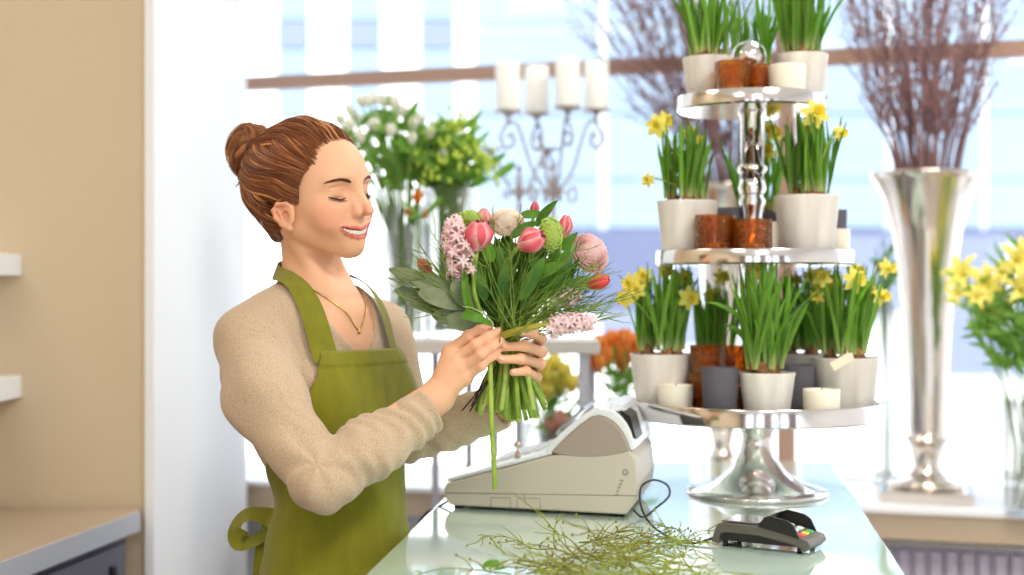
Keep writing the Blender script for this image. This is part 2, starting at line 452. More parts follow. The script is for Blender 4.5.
# ---- hands: joints read off the photograph
def PP(*a): return A_(P(*a))
RH = dict(w=rW,
    f=[[PP(450, 351, 2.18), PP(468, 336, 2.163), PP(480, 330, 2.166), PP(489.5, 326.5, 2.176)],
       [PP(456, 359, 2.172), PP(476, 344.5, 2.154), PP(488, 337, 2.158), PP(498, 331.5, 2.170)],
       [PP(461, 368.5, 2.168), PP(481, 354.5, 2.150), PP(491.5, 346.5, 2.154), PP(500.5, 340.5, 2.168)],
       [PP(465, 378, 2.170), PP(481.5, 365.5, 2.155), PP(490, 357, 2.160), PP(497, 350.5, 2.172)]],
    t=[PP(452, 385, 2.205), PP(474, 362, 2.225), PP(486, 348, 2.222), PP(494, 337, 2.215)])
LH = dict(w=lW,
    f=[[PP(530, 351, 2.290), PP(541.0, 339, 2.238), PP(533, 333, 2.195), PP(519, 332, 2.180)],
       [PP(530, 361, 2.285), PP(541.5, 352, 2.225), PP(525, 346, 2.180), PP(506, 347, 2.172)],
       [PP(527, 372, 2.285), PP(540.0, 364, 2.225), PP(521, 359, 2.178), PP(501.5, 359.5, 2.168)],
       [PP(522, 383, 2.285), PP(537, 377, 2.228), PP(526, 371, 2.185), PP(513, 372.5, 2.172)]],
    t=[PP(508, 385, 2.265), PP(497, 368, 2.262), PP(493, 352, 2.256), PP(494, 340, 2.250)])
def d_hand(p, H):
    W = H['w']; d = None
    for i, j in enumerate(H['f']):
        e = s_cone(p, W, j[0], .0170 if i in (1, 2) else .0155, .0122 if i < 3 else .0112); d = e if d is None else smin(d, e, .014)
    for i in range(3): d = smin(d, s_cone(p, H['f'][i][0], H['f'][i+1][0], .0100, .0100), .006)
    for i, j in enumerate(H['f']):
        r = (.0082, .0084, .0080, .0072)[i]
        fg = s_chain(p, j, (r*1.12, r*.98, r*.93, r*.80), .006)
        F_ = fg if i == 0 else np.minimum(F_, fg)
    d = smin(d, F_, .006)
    t = H['t']; d = smin(d, s_chain(p, t, (.0155, .0118, .0100, .0082), .004), .008)
    return d
def d_body(p):
    d = smin(f_head(p), d_neck(p), .013)
    t = smin(d_torso(p), d_clav(p), .012)
    d = smin(d, t, .045)
    d = smin(d, d_arms(p), .03)
    return d
def d_bodyh(p):
    d = smin(d_body(p), d_hand(p, RH), .010)
    return smin(d, d_hand(p, LH), .010)
def skin_cols(p):
    base = np.tile(np.array(rgb(233, 180, 144)[:3]), (len(p), 1))
    q = hl_(p); m = q.copy(); m[:, 1] = np.abs(m[:, 1])
    def paint(w, c):
        nonlocal base
        w = np.clip(w, 0, 1)[:, None]; base = base*(1-w)+np.array(c[:3])*w
    near = np.linalg.norm(q, axis=1) < .16
    for c, r, w, k in (((.070, .045, -.030), .022, .42, (232, 132, 108)), ((.110, 0, -.022), .012, .25, (226, 136, 112)), ((.000, .080, -.012), .022, .40, (226, 126, 98)), ((.078, .032, .006), .012, .40, (196, 126, 98))):
        paint(near*np.exp(-(np.linalg.norm((m-vec(*c)), axis=1)/r)**2)*w, rgb(*k))
    dl = np.minimum(s_chain(m, LUP, (.0026, .0027, .0025, .0020, .0013, .0007)), s_chain(m, LLO, (.0035, .0034, .0030, .0023, .0014, .0007)))
    paint(near*(1-np.clip(dl/.0014, 0, 1))*.9, rgb(204, 98, 88))
    cav = s_chain(m, LMO, (.0042, .0040, .0036, .0026, .0010))
    paint(near*(cav < .0002)*.9, rgb(150, 66, 58))
    for H in (RH, LH):
        for j in H['f']:
            for k, a in ((1, .30), (2, .18), (3, .30)):
                paint(np.exp(-(np.linalg.norm(p-j[k], axis=1)/.010)**2)*a, rgb(232, 146, 124))
    return base
person = thing('person', (-.28, 2.36, 0), 'woman with auburn bun in a green apron smiling at the bouquet in her hands', 'person')
parts = []
parts.append(nets(lambda p: d_body(p), HO+vec(-.125, -.125, -.165), HO+vec(.14, .125, .14), .00145))
lo_ = vec(-.56, 2.02, .80); hi_ = vec(.0, 2.60, 1.425)
body_cut = lambda p: smax(d_body(p), -(HO[2]-.160-p[:, 2])*-1, .0001)
parts.append(nets(lambda p: np.maximum(d_body(p), p[:, 2]-(HO[2]-.150)), lo_, hi_, .0036))
parts.append(nets(d_bodyh, vec(-.165, 2.10, 1.185), vec(.06, 2.36, 1.365), .0016))
body = np_mesh('body', parts, 'skin', person, skin_cols)
# ---- eyes (lashes, brows), teeth
for sgn in (-1, 1):
    mb = MB()
    pts = []
    for t in np.linspace(0, 1, 9):
        l = .0180+.0290*t; f = .0822-.012*t*t*1.0; u = -.0030+.0036*t+(-.0035*math.sin(PI*t))
        pts.append([f, sgn*l, u])
    pj, _ = project(f_head, np.array([hw(*a) for a in pts]), .0002)
    pts = [Vector(a) for a in pj]
    mb.tube(pts, [.0006, .0011, .0014, .0015, .0016, .0016, .0015, .0012, .0006], 6)
    for k in range(26):
        t = k/25*.95+.03; i = min(int(t*8), 7); a = pts[i].lerp(pts[i+1], t*8-i)
        out = Vector(hw(.10, sgn*(.028+.03*t), -.002)-hw(.075, sgn*.031, .002)).normalized()
        L = .0055+.0025*t; dn = Vector(-hu)
        mb.tube([a, a+out*L*.5+dn*L*.45, a+out*L+dn*L*.45], [.00035, .00028, .0001], 3)
    mb.build('eyelashes', 'lash', person)
    mb = MB()
    rr = random.Random(3)
    for k in range(260):
        t = rr.random(); l = .0135+.038*t; u = .0205+.0080*math.sin(PI*min(t*.62+.12, 1))-.003*t*t; f = .09-.018*t*t
        u += (rr.random()-.5)*.0062*(1-.8*t)*min(1, .5+t*3)
        a = hw(f, sgn*l, u); b = hw(f-.002, sgn*(l+.0050), u+.0016-.0030*t)
        pj, _ = project(f_head, np.array([a, b]), .0003)
        mb.tube([Vector(pj[0]), Vector((pj[0]+pj[1])/2), Vector(pj[1])], [.00035, .00035, .0001], 3)
    mb.build('eyebrow', 'brow', person)
mb = MB()
for k in range(-7, 8):
    sk = k/8.0; c = lipmid(sk, -.0016*(1-sk*sk), -.0032+.0004*abs(sk)); e = lipmid(min(sk+.02, 1), -.0016*(1-sk*sk), -.0042)
    w = .0028 if abs(k) < 3 else .0027
    tang = math.atan2(-(lipmid(abs(sk)+.03)[0]-lipmid(abs(sk)-.03 if abs(sk) > .03 else 0)[0]), MW*(.06 if abs(sk) > .03 else .03+abs(sk)))
    mb.ell(Vector(hw(*c)), (.0022, w*1.12, .0050-.0018*sk*sk), Matrix(HR.tolist()) @ Matrix.Rotation(tang*(-1 if k < 0 else 1), 3, 'Z'), 12, 8)
mb.build('teeth', 'teeth', person)
for H in (RH, LH):
    for j in H['f']:
        ax = j[3]-j[2]; ax /= np.linalg.norm(ax)
        tc = vec(0, -1, 0)+vec(0, 0, .45); tc = tc-ax*(tc@ax); tc /= np.linalg.norm(tc)
        sd = np.cross(ax, tc); R = Matrix(np.stack([ax, sd, tc], 1).tolist())
        pj, g = project(lambda p: d_hand(p, H), np.array([j[3]+ax*.001+tc*.008]), 0)
        mb = MB(); mb.ell(Vector(pj[0]-g[0]*.0010), (.0052, .0038, .0017), R, 10, 6)
        mb.build('fingernail', 'nail', person)
# ---------------------------------------------------------------- hair
HC = vec(-.014, 0, .0275); HRr = vec(.103, .0835, .0925)
def hairline(u): return np.interp(u, [-.11, -.085, -.060, -.045, -.030, -.018, -.006, .020, .038, .052, .062, .078], [-.070, -.055, -.034, -.020, -.004, .020, .0310, .0370, .0450, .0560, .0670, .085])
def d_hair(q):
    d = s_ell(q, HC, HRr-.0028); d = smin(d, s_ell(q, (-.042, 0, -.030), (.045, .052, .045)), .03)
    w = np.sin(q[:, 2]*130+q[:, 0]*60+4*np.sin(q[:, 1]*45))*.0012+np.sin(q[:, 2]*60-q[:, 0]*90+3*np.sin(q[:, 0]*50))*.0015
    d = d-w
    d = smax(d, q[:, 0]-hairline(q[:, 2]), .012)
    m = q.copy(); m[:, 1] = np.abs(m[:, 1])
    d = smax(d, -s_ell(m, (.007, .086, -.021), (.0180, .024, .0240)), .004)
    return smax(d, -.070-q[:, 2], .01)
def hcols(c1, c2, t): return tuple(c1[i]*(1-t)+c2[i]*t for i in range(3))+(1,)
HD, HM_, HL = rgb(76, 38, 20), rgb(138, 76, 40), rgb(214, 150, 92)
hair = np_mesh('hair', [nets(lambda p: d_hair(hl_(p))*HS, HO-.155, HO+.155, .0022)], 'hair', person, lambda p: np.tile(np.array(hcols(HD, HM_, .45)[:3]), (len(p), 1)))
R_ = random.Random(11)
bun_c = vec(-.121, .0, .082)
def cap_pt(d, off):
    """point of the cap along direction d (head space)"""
    d = d/np.linalg.norm(d); return HC+d/np.linalg.norm(d/(HRr+off))
mb = MB()
def lock(st, off, r, n=22, amp=.0035, seg=7, bulge=0., endj=.016, col=None):
    a = (st-HC)/HRr; a /= np.linalg.norm(a)
    e = (vec(-.104, (R_.random()-.5)*endj*2, .070+(R_.random()-.5)*endj*2)-HC)/HRr; e /= np.linalg.norm(e)
    om = math.acos(np.clip(a@e, -1, 1)); pts = []
    sidev = np.cross(a, e); sidev /= np.linalg.norm(sidev)+1e-9
    # the wave is a field over the head, so neighbouring locks run together
    for i in range(n+1):
        t = i/n
        d = (a*math.sin((1-t)*om)+e*math.sin(t*om))/math.sin(om)
        ph = 9*t+2.2*math.sin(st[2]*38+st[1]*22)+st[1]*14
        q_z = st[1]+st[2]; d = d+sidev*(amp*16*math.sin(ph)*math.sin(PI*min(1, t*1.15)))
        d /= np.linalg.norm(d)
        q = HC+d*(HRr+off+bulge*math.sin(PI*t)+(.0034*math.cos(ph*.8+q_z*40)+.0010*math.cos(ph*2.1))*min(1, t*5))
        ev = vec(q[0]-.007, 0, q[2]+.021); el = np.linalg.norm(ev/vec(.018, 1, .024))
        if abs(q[1]) > .05 and el < 1.05: ev = ev/max(el, .05)*1.06; q = vec(.007+ev[0], q[1], -.021+ev[2])
        pts.append(Vector(hw(*q)))
    cc = col or (hcols(HD, HM_, R_.random()**.6) if R_.random() < .6 else hcols(HM_, HL, R_.random()**1.4))
    rad = [r*(.25+.75*math.sin(PI*min(1, .10+t*.87))) for t in np.linspace(0, 1, n+1)]
    mb.tube(pts, rad, seg, col=cc, flat=.55)
def ear_clear(s): return not (abs(s[1]) > .055 and -.040 < s[2] < .020 and s[0] > -.022)
def start():
    for _ in range(30):
        u = R_.uniform(-.060, .080); f = float(hairline(u))-R_.random()*.006
        k = 1-((f-HC[0])/HRr[0])**2-((u-HC[2])/HRr[2])**2
        if k <= 0.0: continue
        s = vec(f, math.sqrt(k)*HRr[1]*(1 if R_.random() < .35 else -1), u)
        if s[2] < -.008 and s[0] > -.012: continue
        return s
    return vec(.05, .02, .07)
def top():
    l = R_.uniform(-.060, .060); return vec(.070-abs(l)*.42, l, .066-abs(l)*.28+R_.uniform(-.003, .003))
for k in range(480):
    lock(start(), R_.uniform(-.0025, .0010), R_.uniform(.0026, .0048), bulge=R_.uniform(0, .003))
for k in range(260):
    u = R_.uniform(-.062, .004); f = R_.uniform(-.075, -.014)
    kk = 1-((f-HC[0])/HRr[0])**2-((u-HC[2])/HRr[2])**2
    if kk > 0: lock(vec(f, math.sqrt(kk)*HRr[1]*R_.choice((-1, -1, 1)), u), R_.uniform(-.0035, .001), R_.uniform(.0026, .0045), bulge=R_.uniform(0, .002), amp=.002)
for k in range(150):
    lock(top(), R_.uniform(-.004, .001), R_.uniform(.0028, .0052), bulge=R_.uniform(0, .006), amp=.0045)
for k in range(1500):
    lock(start() if k % 2 else top(), R_.uniform(.0005, .0032), R_.uniform(.00022, .0004), seg=3, bulge=R_.uniform(0, .0045), amp=R_.uniform(.0025, .005), n=16)
mb.build('hair_strands', 'hair', hair)
# bun
mb = MB()
mb.ell(hwv(bun_c), (.026*HS, .027*HS, .037*HS), Matrix(HR.tolist()), 20, 14, col=HD)
def coil(ax, h, p0, sp, r0, sc_, cc, seg=8, n=26):
    ax = ax/np.linalg.norm(ax); a = np.cross(ax, vec(0, .1, 1)); a /= np.linalg.norm(a); b = np.cross(ax, a); c = math.sqrt(max(0, 1-h*h)); pts = []; rad = []
    for i in range(n):
        t = i/(n-1); an = p0+sp*t; d = ax*(h+.10*math.sin(an*2+h*5))+(a*math.cos(an)+b*math.sin(an))*c; d /= np.linalg.norm(d)
        pts.append(hwv(bun_c+d*vec(.035, .034, .039)*sc_*(1+.06*math.sin(an*2.3+h*7)))); rad.append(r0*math.sin(PI*(.10+.80*t))**.6)
    mb.tube(pts, rad, seg, col=cc, flat=.75)
for fam, (ax, n_) in enumerate(((vec(-.25, -.95, .35), 26), (vec(.5, -.5, -.7), 12), (vec(-.9, -.1, .3), 10))):
    for k in range(n_):
        h = -.92+1.84*(k+.5)/n_; p0 = R_.uniform(0, 6.3)
        coil(ax+vec(R_.uniform(-.1, .1), R_.uniform(-.1, .1), R_.uniform(-.1, .1)), h, p0, R_.uniform(3.2, 5.2), R_.uniform(.0050, .0082)*(1 if fam == 0 else .8), 1.0 if fam == 0 else 1.02, hcols(HD, HM_, R_.random()) if k % 3 else hcols(HM_, HL, R_.random()*.8))
        for j in range(14):
            coil(ax+vec(R_.uniform(-.2, .2), R_.uniform(-.2, .2), R_.uniform(-.2, .2)), h+R_.uniform(-.05, .05), p0+R_.random(), R_.uniform(1.5, 3.2), .0003, 1.16+R_.uniform(-.02, .03), hcols(HM_, HL, R_.random()), 3, 12)
for k in range(14):   # loose ends under the bun
    s = bun_c+vec(R_.uniform(-.02, .012), R_.uniform(-.03, .02), -.030)
    pts = [hwv(s), hwv(s+vec(-.006+R_.uniform(-.006, .008), 0, -.012)), hwv(s+vec(-.008+R_.uniform(-.012, .012), R_.uniform(-.01, .01), -.024))]
    mb.tube(bez(pts, 4), [.0022*(1-i/9) for i in range(9)], 5, col=hcols(HD, HM_, R_.random()))
mb.build('hair_bun', 'hair', person)
mb = MB()
for k in range(46):   # flyaway hairs
    s = vec(*(HC+vec(R_.uniform(-.9, .55), -R_.random()*.3, 1)*HRr*.99))
    if s is None: continue
    g = (s-HC); g /= np.linalg.norm(g); w = vec(R_.uniform(-1, .4), R_.uniform(-.6, .6), R_.uniform(-.8, .6))
    L = R_.uniform(.008, .022)
    mb.tube(bez([hwv(s), hwv(s+g*L*.35+w*L*.3), hwv(s+g*L*.55+w*L*.8), hwv(s+g*L*.5+w*L*1.3+vec(0, 0, -L*.3))], 4), .00028, 3, col=hcols(HM_, HL, R_.random()))
mb.build('loose_hair', 'hair', hair)
# ---------------------------------------------------------------- clothing
def folds(p):
    w = 0.
    # right arm: folds fanning from the crook of the elbow
    ax = rC-rE; ax /= np.linalg.norm(ax); bx = rS-rE; bx /= np.linalg.norm(bx)
    v = p-rE; L = np.linalg.norm(v, axis=1)
    a1 = v@ax; a2 = v@bx; ang = np.arctan2(a2, a1)
    m = np.exp(-((L-.065)/.050)**2)*np.clip((L-.02)/.03, 0, 1)
    w = w+m*.0022*np.sin(ang*6+2*L/.05+1.5*np.sin(p[:, 1]*50))
    m2 = np.exp(-((a1-.15)/.10)**2)*(L < .32)*np.exp(-(a2/.09)**2*.3)
    w = w+m2*.0026*np.sin(a1*210+2.2*np.sin(p[:, 2]*60+p[:, 1]*40)+p[:, 1]*60)
    m3 = np.exp(-((a2-.16)/.12)**2)*(np.abs(a1) < .2)
    w = w+m3*.0024*np.sin(a2*75+p[:, 0]*65+1.8*np.sin(p[:, 1]*48+1))
    v = p-lE; ay = lC-lE; ay /= np.linalg.norm(ay); b1 = v@ay
    w = w+np.exp(-((b1-.08)/.07)**2)*(np.linalg.norm(v, axis=1) < .14)*.0022*np.sin(b1*160+p[:, 2]*30)
    w = w+.0012*np.sin(p[:, 2]*60+p[:, 0]*33+2*np.sin(p[:, 1]*25))
    return w
def d_shirt_full(p):
    d = d_torso(p, .009)
    a = s_chain(p, [rS, rE1, rE], (.057, .054, .046), .04)
    a = smin(a, s_chain(p, [rE, rE*.55+rC*.45, rC+(rC-rE)*.1], (.046, .0440, .034), .02), .012)
    b = s_chain(p, [lS, lE], (.056, .045), .02)
    b = smin(b, s_chain(p, [lE, lE*.5+lC*.5, lC+(lC-lE)*.2], (.043, .041, .036), .02), .012)
    d = smin(d, a, .022); d = smin(d, b, .022)
    return d-folds(p)
def d_shirt(p):
    d = d_shirt_full(p)
    ax = rC-rE; ax /= np.linalg.norm(ax); e = (p-rC)@ax-.004
    d = np.where(np.linalg.norm(p-rC, axis=1) < .10, smax(d, e, .003), d)
    ay = lC-lE; ay /= np.linalg.norm(ay); e = (p-lC)@ay-.012
    d = np.where(np.linalg.norm(p-lC, axis=1) < .10, smax(d, e, .003), d)
    # hollow cuffs
    d = smax(d, -s_cone(p, rC+ax*.02, rC-ax*.012, .0305, .027), .002)
    d = smax(d, -s_cone(p, lC+ay*.03, lC-ay*.008, .0305, .027), .002)
    nk = s_cone(p, tw(-.02, 0, 1.50), tw(-.012, 0, 1.372), .070, .066)
    nk = smin(nk, s_chain(p, [tw(.03, 0, 1.42), tw(.095, -.002, 1.375), tw(.112, -.002, 1.315)], (.070, .066, .030), .02), .02)
    d = smax(d, -nk, .005)
    return smax(d, .94-p[:, 2], .01)
shirt = np_mesh('shirt', [nets(d_shirt, vec(-.56, 2.02, .93), vec(.03, 2.63, 1.46), .0030)], 'jersey', person)
# neckline trim and the small button placket
mb = MB()
def d_nk(p):
    nk = s_cone(p, tw(-.02, 0, 1.50), tw(-.012, 0, 1.372), .070, .066)
    return smin(nk, s_chain(p, [tw(.03, 0, 1.42), tw(.095, -.002, 1.375), tw(.112, -.002, 1.315)], (.070, .066, .030), .02), .02)
# ---------------------------------------------------------------- apron
def d_tors_ap(p):
    d = d_torso(p, .015)
    q = tl(p)
    d = smin(d, s_ell(q, (.086, 0, 1.215), (.034, .080, .075)), .05)          # cloth spans the bust
    d = smin(d, s_ell(q, (.040, 0, .78), (.104, .124, .26)), .05)
    w = .0022*np.sin(q[:, 2]*38+q[:, 1]*26+2*np.sin(q[:, 1]*16))*np.exp(-((q[:, 2]-1.05)/.12)**2)+.003*np.exp(-((q[:, 2]-.97)/.02)**2)*np.sin(q[:, 1]*20)
    w += .0012*np.sin(q[:, 1]*70+q[:, 2]*22)
    return d-w
def d_apron(p):
    d = d_tors_ap(p); q = tl(p)
    sh = np.maximum(d-.0055, -.0025-d)
    th = np.arctan2(q[:, 1]+.008, q[:, 0]+.01); z = q[:, 2]
    w = np.interp(z, [.5, 1.02, 1.10, 1.15, 1.20, 1.26, 1.32], [2.2, 2.05, 1.62, 1.28, 1.0, .78, .70])
    reg = (np.abs(th)-w)*.12
    top = z-1.300
    d2 = np.maximum(np.maximum(sh, reg), top)
    d2 = np.maximum(d2, .55-z)
    # pocket patch
    pk = np.maximum(np.maximum(np.abs(q[:, 1]-.01)-.085, z-.955), .80-z)
    d3 = np.maximum(np.maximum(d-.0085, .002-d), np.maximum(pk, -q[:, 0]))
    # hem at the top of the bib
    hem = np.maximum(np.maximum(d-.0075, .001-d), np.maximum(np.maximum(reg, np.abs(z-1.288)-.0115), -q[:, 0]))
    return np.minimum(np.minimum(d2, d3), hem)
# arms must not be cut: the apron lies between arm and body
apron = np_mesh('apron', [nets(lambda p: np.maximum(d_apron(p), -(s_chain(p, [rS, rE1, rE], (.045, .045, .042), .03))), vec(-.54, 2.05, .53), vec(-.06, 2.62, 1.33), .0026)], 'linen', person)
def strap(path, w, name, off=.006, par=None):
    pts = bez(path, 6); a = np.array([tuple(x) for x in pts])
    dd = lambda p: smin(d_torso(p, .012), d_neck(p)-.004, .02)
    pj, g = project(dd, a, off)
    nn = len(pj); m = MB(); m.ribbon([Vector(x) for x in pj], [w*(1-.40*min(1, max(0, (i/nn-.3)/.3))) for i in range(nn)], [Vector(x) for x in g], .003)
    return m.build(name, 'linen', par or apron)
strap([tw(.100, -.092, 1.285), tw(.085, -.093, 1.330), tw(.03, -.082, 1.390), tw(-.025, -.066, 1.415), tw(-.06, -.034, 1.430), tw(-.075, 0, 1.435)], .042, 'neck_strap')
strap([tw(.105, .074, 1.285), tw(.095, .074, 1.330), tw(.03, .068, 1.390), tw(-.025, .058, 1.415), tw(-.06, .032, 1.430), tw(-.075, 0, 1.435)], .032, 'neck_strap')
# waist tie with a bow at the back
mb = MB()
bc = P(270, 523, 2.33)
mb.ribbon(bez([bc+V(.030, -.05, .0), bc+V(.005, -.01, .010), bc+V(-.035, -.01, .016), bc+V(-.054, -.012, -.006), bc+V(-.040, -.014, -.030), bc+V(-.004, -.008, -.016), bc+V(.01, 0, 0)], 6), .036, [V(-.2, -.2, .3)+V(0, -.0, 0)]*37, .003)
mb.ribbon(bez([bc+V(.0, .0, 0), bc+V(.0, .035, .006), bc+V(-.010, .060, -.01), bc+V(-.004, .04, -.03), bc+V(0, .0, -.005)], 6), .026, V(-.6, .3, .2), .003)
mb.ribbon(bez([bc+V(.0, -.004, -.002), bc+V(-.012, -.012, -.05), bc+V(-.014, -.012, -.12), bc+V(-.006, -.012, -.20)], 6), .026, V(-.35, -1, 0), .003)
mb.ribbon(bez([bc+V(.004, .0, -.002), bc+V(-.002, .012, -.05), bc+V(-.006, .02, -.12), bc+V(-.010, .02, -.24)], 6), .026, V(-.6, -1, 0), .003)
mb.ell(bc+V(0, -.003, -.003), (.014, .014, .015), None, 10, 8)
mb.build('waist_tie', 'linen', apron)
# necklace
mb = MB()
a = np.array([tuple(x) for x in bez([tw(-.02, -.056, 1.415), tw(.03, -.060, 1.400), tw(.085, -.030, 1.365), tw(.105, 0, 1.335), tw(.085, .030, 1.365), tw(.03, .060, 1.400), tw(-.02, .056, 1.415)], 8)])
pj, g = project(d_body, a, .0012); mb.tube([Vector(x) for x in pj], .0011, 5); mb.ell(Vector(pj[24])+V(0, -.001, -.004), (.003, .003, .004))
mb.build('necklace', 'gold', person)
# trousers and shoes (behind the counter)
def d_trous(p):
    q = tl(p); m = q.copy(); m[:, 1] = np.abs(m[:, 1])
    d = s_ell(m, (.042, 0, .925), (.092, .112, .13)); d = smin(d, s_chain(m, [(.025, .062, .86), (.01, .085, .48), (-.01, .09, .09)], (.078, .060, .048), .02), .04)
    return smax(smax(d, q[:, 2]-1.0, .01), .06-q[:, 2], .01)
np_mesh('trousers', [nets(d_trous, vec(-.60, 2.1, .03), vec(-.03, 2.65, 1.04), .007)], 'denim', person)
for s in (-1, 1):
    np_mesh('shoe', [nets(lambda p: smax(smin(s_ell(tl(p), (.045, s*.095, .035), (.125, .045, .04)), s_ell(tl(p), (-.03, s*.095, .06), (.05, .042, .06)), .03), -p[:, 2], .004), tw(.045, s*.095, 0)+vec(-.16, -.16, -.01), tw(.045, s*.095, 0)+vec(.16, .16, .14), .005)], 'shoe', person)
# ================================================================ THE BOUQUET
mat('stem', rgb(176, 200, 84), .45, noise=(30, rgb(120, 158, 50), .35, .65), translu=.15)
mat('stem_pale', rgb(200, 216, 120), .45, noise=(25, rgb(150, 182, 70), .35, .65), translu=.15)
mat('stem_deep', rgb(120, 150, 52), .45, noise=(25, rgb(150, 176, 66), .35, .65), translu=.1)
mat('stem_cut', rgb(205, 215, 120), .6)
mat('stem_dark', rgb(52, 40, 32), .6)
mat('stem_olive', rgb(160, 150, 50), .5)
mat('twig_green', rgb(92, 124, 42), .6, noise=(14, rgb(140, 158, 66), .4, .7))
mat('leaf_green', rgb(106, 160, 50), .42, translu=.35, noise=(22, rgb(62, 112, 28), .35, .65))
mat('leaf_bright', rgb(104, 160, 40), .4, translu=.4)
mat('leaf_dull', rgb(136, 146, 108), .55, translu=.15, noise=(25, rgb(104, 118, 82), .35, .65))
mat('leaf_edge', rgb(205, 215, 160), .5, translu=.3)
mat('tulip_pink', rgb(232, 98, 112), .38, vcol=True, translu=.25)
mat('hyacinth_pink', rgb(255, 236, 238), .5, translu=.5)
mat('hyacinth_deep', rgb(250, 204, 208), .5, translu=.3)
mat('cream_petal', rgb(255, 246, 234), .5, translu=.6)
mat('peony_pink', rgb(255, 232, 232), .5, translu=.6)
mat('viburnum', rgb(206, 230, 120), .55, translu=.3)
rb = random.Random(5)
BX = P(510, 345, 2.225)
bouquet = thing('bouquet', BX, 'hand-tied spring bouquet of pink tulips and green twigs held by the woman', 'bouquet')
def perp(d, k):
    a = d.orthogonal().normalized(); return (Quaternion(d, k) @ a).normalized()
def petal_cup(mb, c, ax, r, h, n=6, openk=.0, tip=.55, c1=None, c2=None, seed=0, seg=7, wseg=4):
    """a tulip-like cup: n overlapping petals round the axis"""
    ax = ax.normalized(); rr = random.Random(seed)
    for k in range(n):
        an = 2*PI*k/n+rr.uniform(-.1, .1); s = perp(ax, an); t = ax.cross(s); sc_ = 1 if k % 2 else .93
        vs = []; cc = []; fs = []
        for i in range(seg+1):
            u = i/seg
            rad = r*sc_*(math.sin(PI*min(.5, .12+u*.52))*(1-(1-openk)*tip*max(0, (u-.45)/.55)**1.8))
            wd = r*1.15*math.sin(PI*(.10+.84*u**.85))**.75
            for j in range(wseg+1):
                v = j/wseg*2-1; a2 = v*wd/max(rad, r*.35)*.62
                p = c+ax*(h*u*(1-.05*abs(v)))+(s*math.cos(a2)+t*math.sin(a2))*(rad*(1+.03*(1-abs(v))))
                vs.append(p)
                if c1: m = min(1, abs(v)**2.2*.9+(.30 if u > .93 else 0)+(.5*(1-u/.2) if u < .2 else 0)); cc.append(tuple(c1[q]*(1-m)+c2[q]*m for q in range(3))+(1,))
        W = wseg+1
        for i in range(seg):
            for j in range(wseg): fs.append((i*W+j, i*W+j+1, (i+1)*W+j+1, (i+1)*W+j))
        # give the petal its own thickness
        n0 = len(vs); vs2 = [p-(p-(c+ax*((p-c).dot(ax)))).normalized()*.0007 for p in vs]
        fs2 = [tuple(q+n0 for q in f[::-1]) for f in fs]
        mb.add(vs+vs2, fs+fs2, 0, (cc+cc) if c1 else None)
def leaf(mb, a, b, w, nrm, bend=.0, n=10, mi=0, fold=.10, tipk=1.0, th=.0008):
    """pointed blade from a to b"""
    a = Vector(a); b = Vector(b); L = (b-a).length; nrm = Vector(nrm).normalized(); pts = []; ws = []
    for i in range(n+1):
        t = i/n; pts.append(a.lerp(b, t)+nrm*(bend*L*math.sin(PI*t))); ws.append(w*(math.sin(PI*min(1, .06+t**.8*.94))**.8+.02))
    mb.ribbon(pts, ws, nrm, th, fold, mi)
def oval_leaf(mb, a, b, w, nrm, bend=0, mi=0, blunt=.55, fold=.10):
    a = Vector(a); b = Vector(b); L = (b-a).length; nrm = Vector(nrm).normalized(); n = 14
    mb.ribbon([a.lerp(b, i/n)+nrm*(bend*L*math.sin(PI*i/n)) for i in range(n+1)], [w*(math.sin(PI*(.02+.97*(i/n)**1.15))**blunt) for i in range(n+1)], nrm, .0009, fold, mi)
TP1, TP2 = rgb(238, 92, 110), rgb(255, 208, 208)
def tulip(px, py, Y, axd, r, h, stem_to=None, seed=1, r_st=.0035, c1=TP1, c2=TP2, name='tulip_bloom'):
    c = P(px, py, Y); ax = Vector(axd).normalized(); base = c-ax*h*.5
    mb = MB(); petal_cup(mb, base, ax, r, h, 6, .0, .62, c1, c2, seed, 9, 6); petal_cup(mb, base+ax*.002, ax, r*.72, h*.94, 3, 0, .7, c1, c2, seed+5)
    o = mb.build(name, 'tulip_pink', bouquet)
    if stem_to is not None:
        m2 = MB(); m2.tube(bez([base+ax*.003]+stem_to, 6), r_st, 8); m2.build('tulip_stem', 'stem', bouquet)
    return o
def toward(px, py, Y): return P(px, py, Y)
tulip(478.5, 235.5, 2.165, (.05, -.25, 1), .0245, .046, [P(475, 265, 2.165), P(474, 290, 2.165), P(482, 318, 2.170), P(490, 345, 2.19)], 1)
tulip(531.5, 240.5, 2.150, (.85, -.45, .42), .0215, .043, [P(514, 252, 2.165), P(502, 272, 2.175), P(499, 300, 2.19), P(503, 335, 2.21)], 2, .0036)
tulip(565, 226.5, 2.24, (.15, -.1, 1), .0130, .036, [P(556, 260, 2.24), P(530, 310, 2.23)], 3)
tulip(598.5, 282, 2.20, (1, -.35, .30), .0140, .036, [P(575, 292, 2.21), P(540, 320, 2.22)], 4, .003, rgb(228, 70, 70), rgb(240, 130, 110))
tulip(424.5, 266, 2.22, (-.7, -.35, .75), .0110, .028, [P(440, 280, 2.22), P(480, 320, 2.22)], 5, .003, rgb(228, 60, 84), rgb(240, 130, 130))
tulip(534.5, 209, 2.27, (.12, -.2, 1), .0080, .024, [P(528, 250, 2.26), P(515, 320, 2.24)], 6, .003, rgb(214, 70, 100), rgb(245, 170, 170))
tulip(483, 218, 2.24, (.2, -.2, 1), .013, .030, [P(488, 250, 2.24), P(500, 320, 2.24)], 7, .003, rgb(240, 150, 150), rgb(250, 205, 195))
